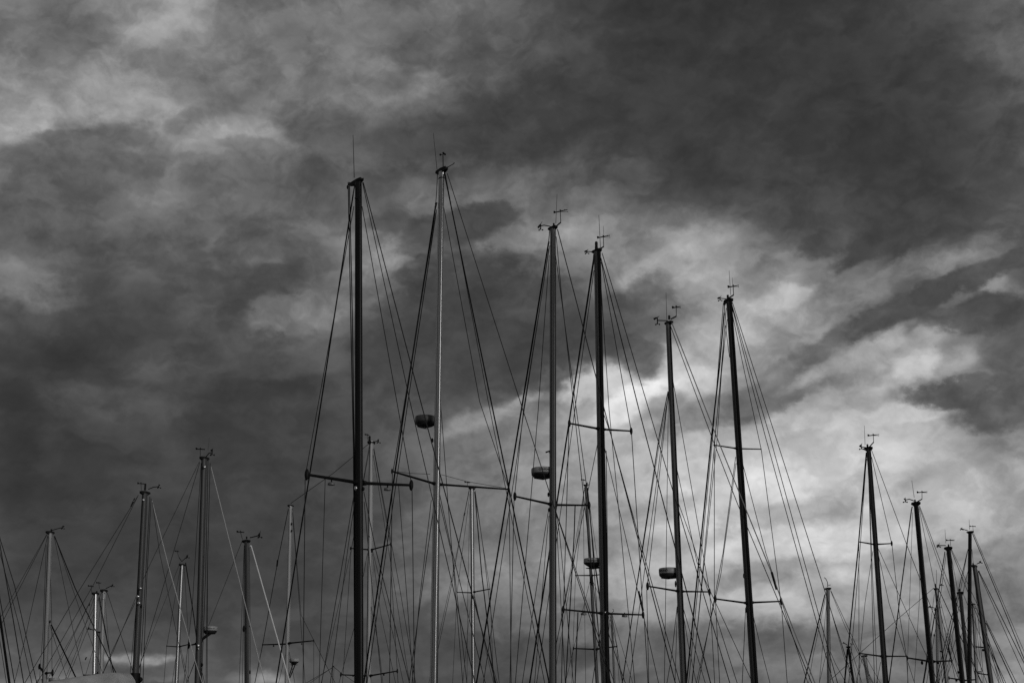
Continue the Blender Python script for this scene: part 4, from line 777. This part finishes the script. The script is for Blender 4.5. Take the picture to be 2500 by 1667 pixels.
r = boat('sailboat with an upright dark mast at far right, long stays running off the edge', 54, (2368, 1298), (2366, 1667), BOWL, 8.5, 10, 'black')
r.masthead(4, 5, 5); r.antenna((2367, 1292), (2366, 1268), .7); r.anemometer((2363, 1295), (2348, 1290), (-2, 2), (-3, 3), .7); r.wind_vane((2376, 1296), (2375, 1284), 13, -1, size=.5)
stays(r, [('backstay', 'c', 2.0, 'wire', (2374, 1301), (2459, 1506), (2500, 1607), (2530, 1680)), ('backstay', 'c', 1.2, 'wire', (2377, 1301), (2500, 1589), (2540, 1680)), ('forestay', 'c', 1.8, 'furl', (2362, 1345), (2340, 1440), (2300, 1600), (2284, 1667)), ('shroud', 'a', 1.3, 'wire', (2363, 1340), (2345, 1440), (2310, 1580), (2290, 1667)), ('shroud', 'a', 1.1, 'wire', (2373, 1340), (2382, 1440), (2400, 1640)), ('inner_stay', 'c', 1.2, 'wire', (2364, 1390), (2350, 1450), (2318, 1570))])

r = boat('sailboat with the rightmost mast, dark and leaning, its anemometer arm pointing right', 66, (2379, 1381), (2420, 1667), BOWR, 10.5, 12, 'char')
r.masthead(4, 4, 6); r.anemometer((2385, 1376), (2394, 1371), (-2, 2), (-3, 2), .75); r.lantern(2376, 1379, 1374, 4)
stays(r, [('forestay', 'c', 2.0, 'furl', (2391, 1396), (2445, 1505), (2500, 1617), (2525, 1667)), ('inner_forestay', 'c', 1.5, 'wire', (2390, 1398), (2500, 1645), (2512, 1672)), ('shroud', 'a', 1.3, 'wire', (2386, 1395), (2412, 1560), (2440, 1667)), ('lower_forestay', 'c', 1.6, 'wire', (2407, 1514), (2483, 1667)), ('lower_forestay', 'c', 1.3, 'wire', (2408, 1520), (2476, 1667)), ('lower_shroud', 'a', 1.5, 'wire', (2412, 1572), (2456, 1667)), ('lower_shroud', 'a', 1.3, 'wire', (2411, 1574), (2445, 1667)), ('halyard', 'v', 1.1, 'rope', (2387, 1390), (2400, 1500), (2406, 1540))])
r.spreader((2407, 1580), (2383, 1578), 2.6, .6); r.blob(2400, 1586, 6, 6, 'deck_lamp', near=0); r.blob(2390, 1395, 4, 5, 'swivel', near=0)

r = boat('sailboat with a grey leaning mast, slanting wire running left from its top', 77, (2286, 1437), (2312, 1667), BOWR, 9, 10.5, 'grey')
r.masthead(4, 4, 5); r.antenna((2287, 1424), (2286, 1390), .8); r.lantern(2285, 1434, 1424, 3.5); r.anemometer((2293, 1428), (2300, 1426), (-2, 2), (-3, 2), .6)
stays(r, [('backstay', 'c', 1.3, 'wire', (2279, 1435), (2263, 1449), (2200, 1503), (2120, 1575), (2018, 1667)), ('forestay', 'c', 2.0, 'furl', (2292, 1438), (2325, 1510), (2390, 1650)), ('shroud', 'a', 1.1, 'wire', (2291, 1450), (2330, 1600), (2345, 1667)), ('shroud', 'a', 1.1, 'wire', (2281, 1450), (2262, 1600), (2255, 1667))])
r.stub([(2295, 1588), (2306, 1595)], 3.2, 'spreader', 'fit')

r = boat('sailboat with a straight pale mast just left of the grey leaning one', 82, (2287, 1487), (2290, 1667), BOWL, 7, 8, 'pale')
r.masthead(3, 3, 5); r.anemometer((2284, 1484), (2270, 1480), (-2, 2), (-3, 2), .6); r.wind_vane((2292, 1485), (2295, 1481), 8, 1, size=.4)
stays(r, [('forestay', 'c', 1.8, 'furl', (2284, 1490), (2255, 1667)), ('shroud', 'a', 1.0, 'wire', (2290, 1490), (2300, 1667)), ('backstay', 'c', 1.1, 'wire', (2291, 1490), (2330, 1600), (2356, 1667))])
r.blob(2281, 1550, 4, 6, 'cleat', near=0)

r = boat('sailboat with a shorter dark mast squeezed between solid black and upright masts', 60, (2344, 1446), (2366, 1667), BOWL, 8.5, 9.5, 'char')
r.masthead(4, 4, 6); r.lantern(2343, 1443, 1436, 3.5)
stays(r, [('backstay', 'c', 1.1, 'wire', (2350, 1445), (2372, 1500), (2420, 1620)), ('forestay', 'c', 1.6, 'wire', (2338, 1448), (2318, 1560), (2300, 1667)), ('shroud', 'a', 1.0, 'wire', (2340, 1450), (2325, 1560), (2312, 1667))])

r = boat('sailboat with a short grey mast between the upright dark mast and the rightmost one', 90, (2376, 1474), (2385, 1667), BOWR, 7.5, 8.5, 'grey')
r.masthead(4, 4, 4); r.spreader((2380, 1639), (2396, 1639), 2.4, .4); r.spreader((2384, 1642), (2410, 1646), 2.4, .4); r.stub([(2369, 1482), (2382, 1484)], 2.2, 'crosstree')
stays(r, [('forestay', 'c', 1.5, 'wire', (2381, 1478), (2410, 1550), (2450, 1667)), ('shroud', 'a', 1.0, 'wire', (2379, 1485), (2396, 1639), (2399, 1667)), ('shroud', 'a', 1.0, 'wire', (2373, 1485), (2372, 1640), (2372, 1667)), ('backstay', 'c', 1.0, 'wire', (2372, 1478), (2330, 1600), (2312, 1650))])
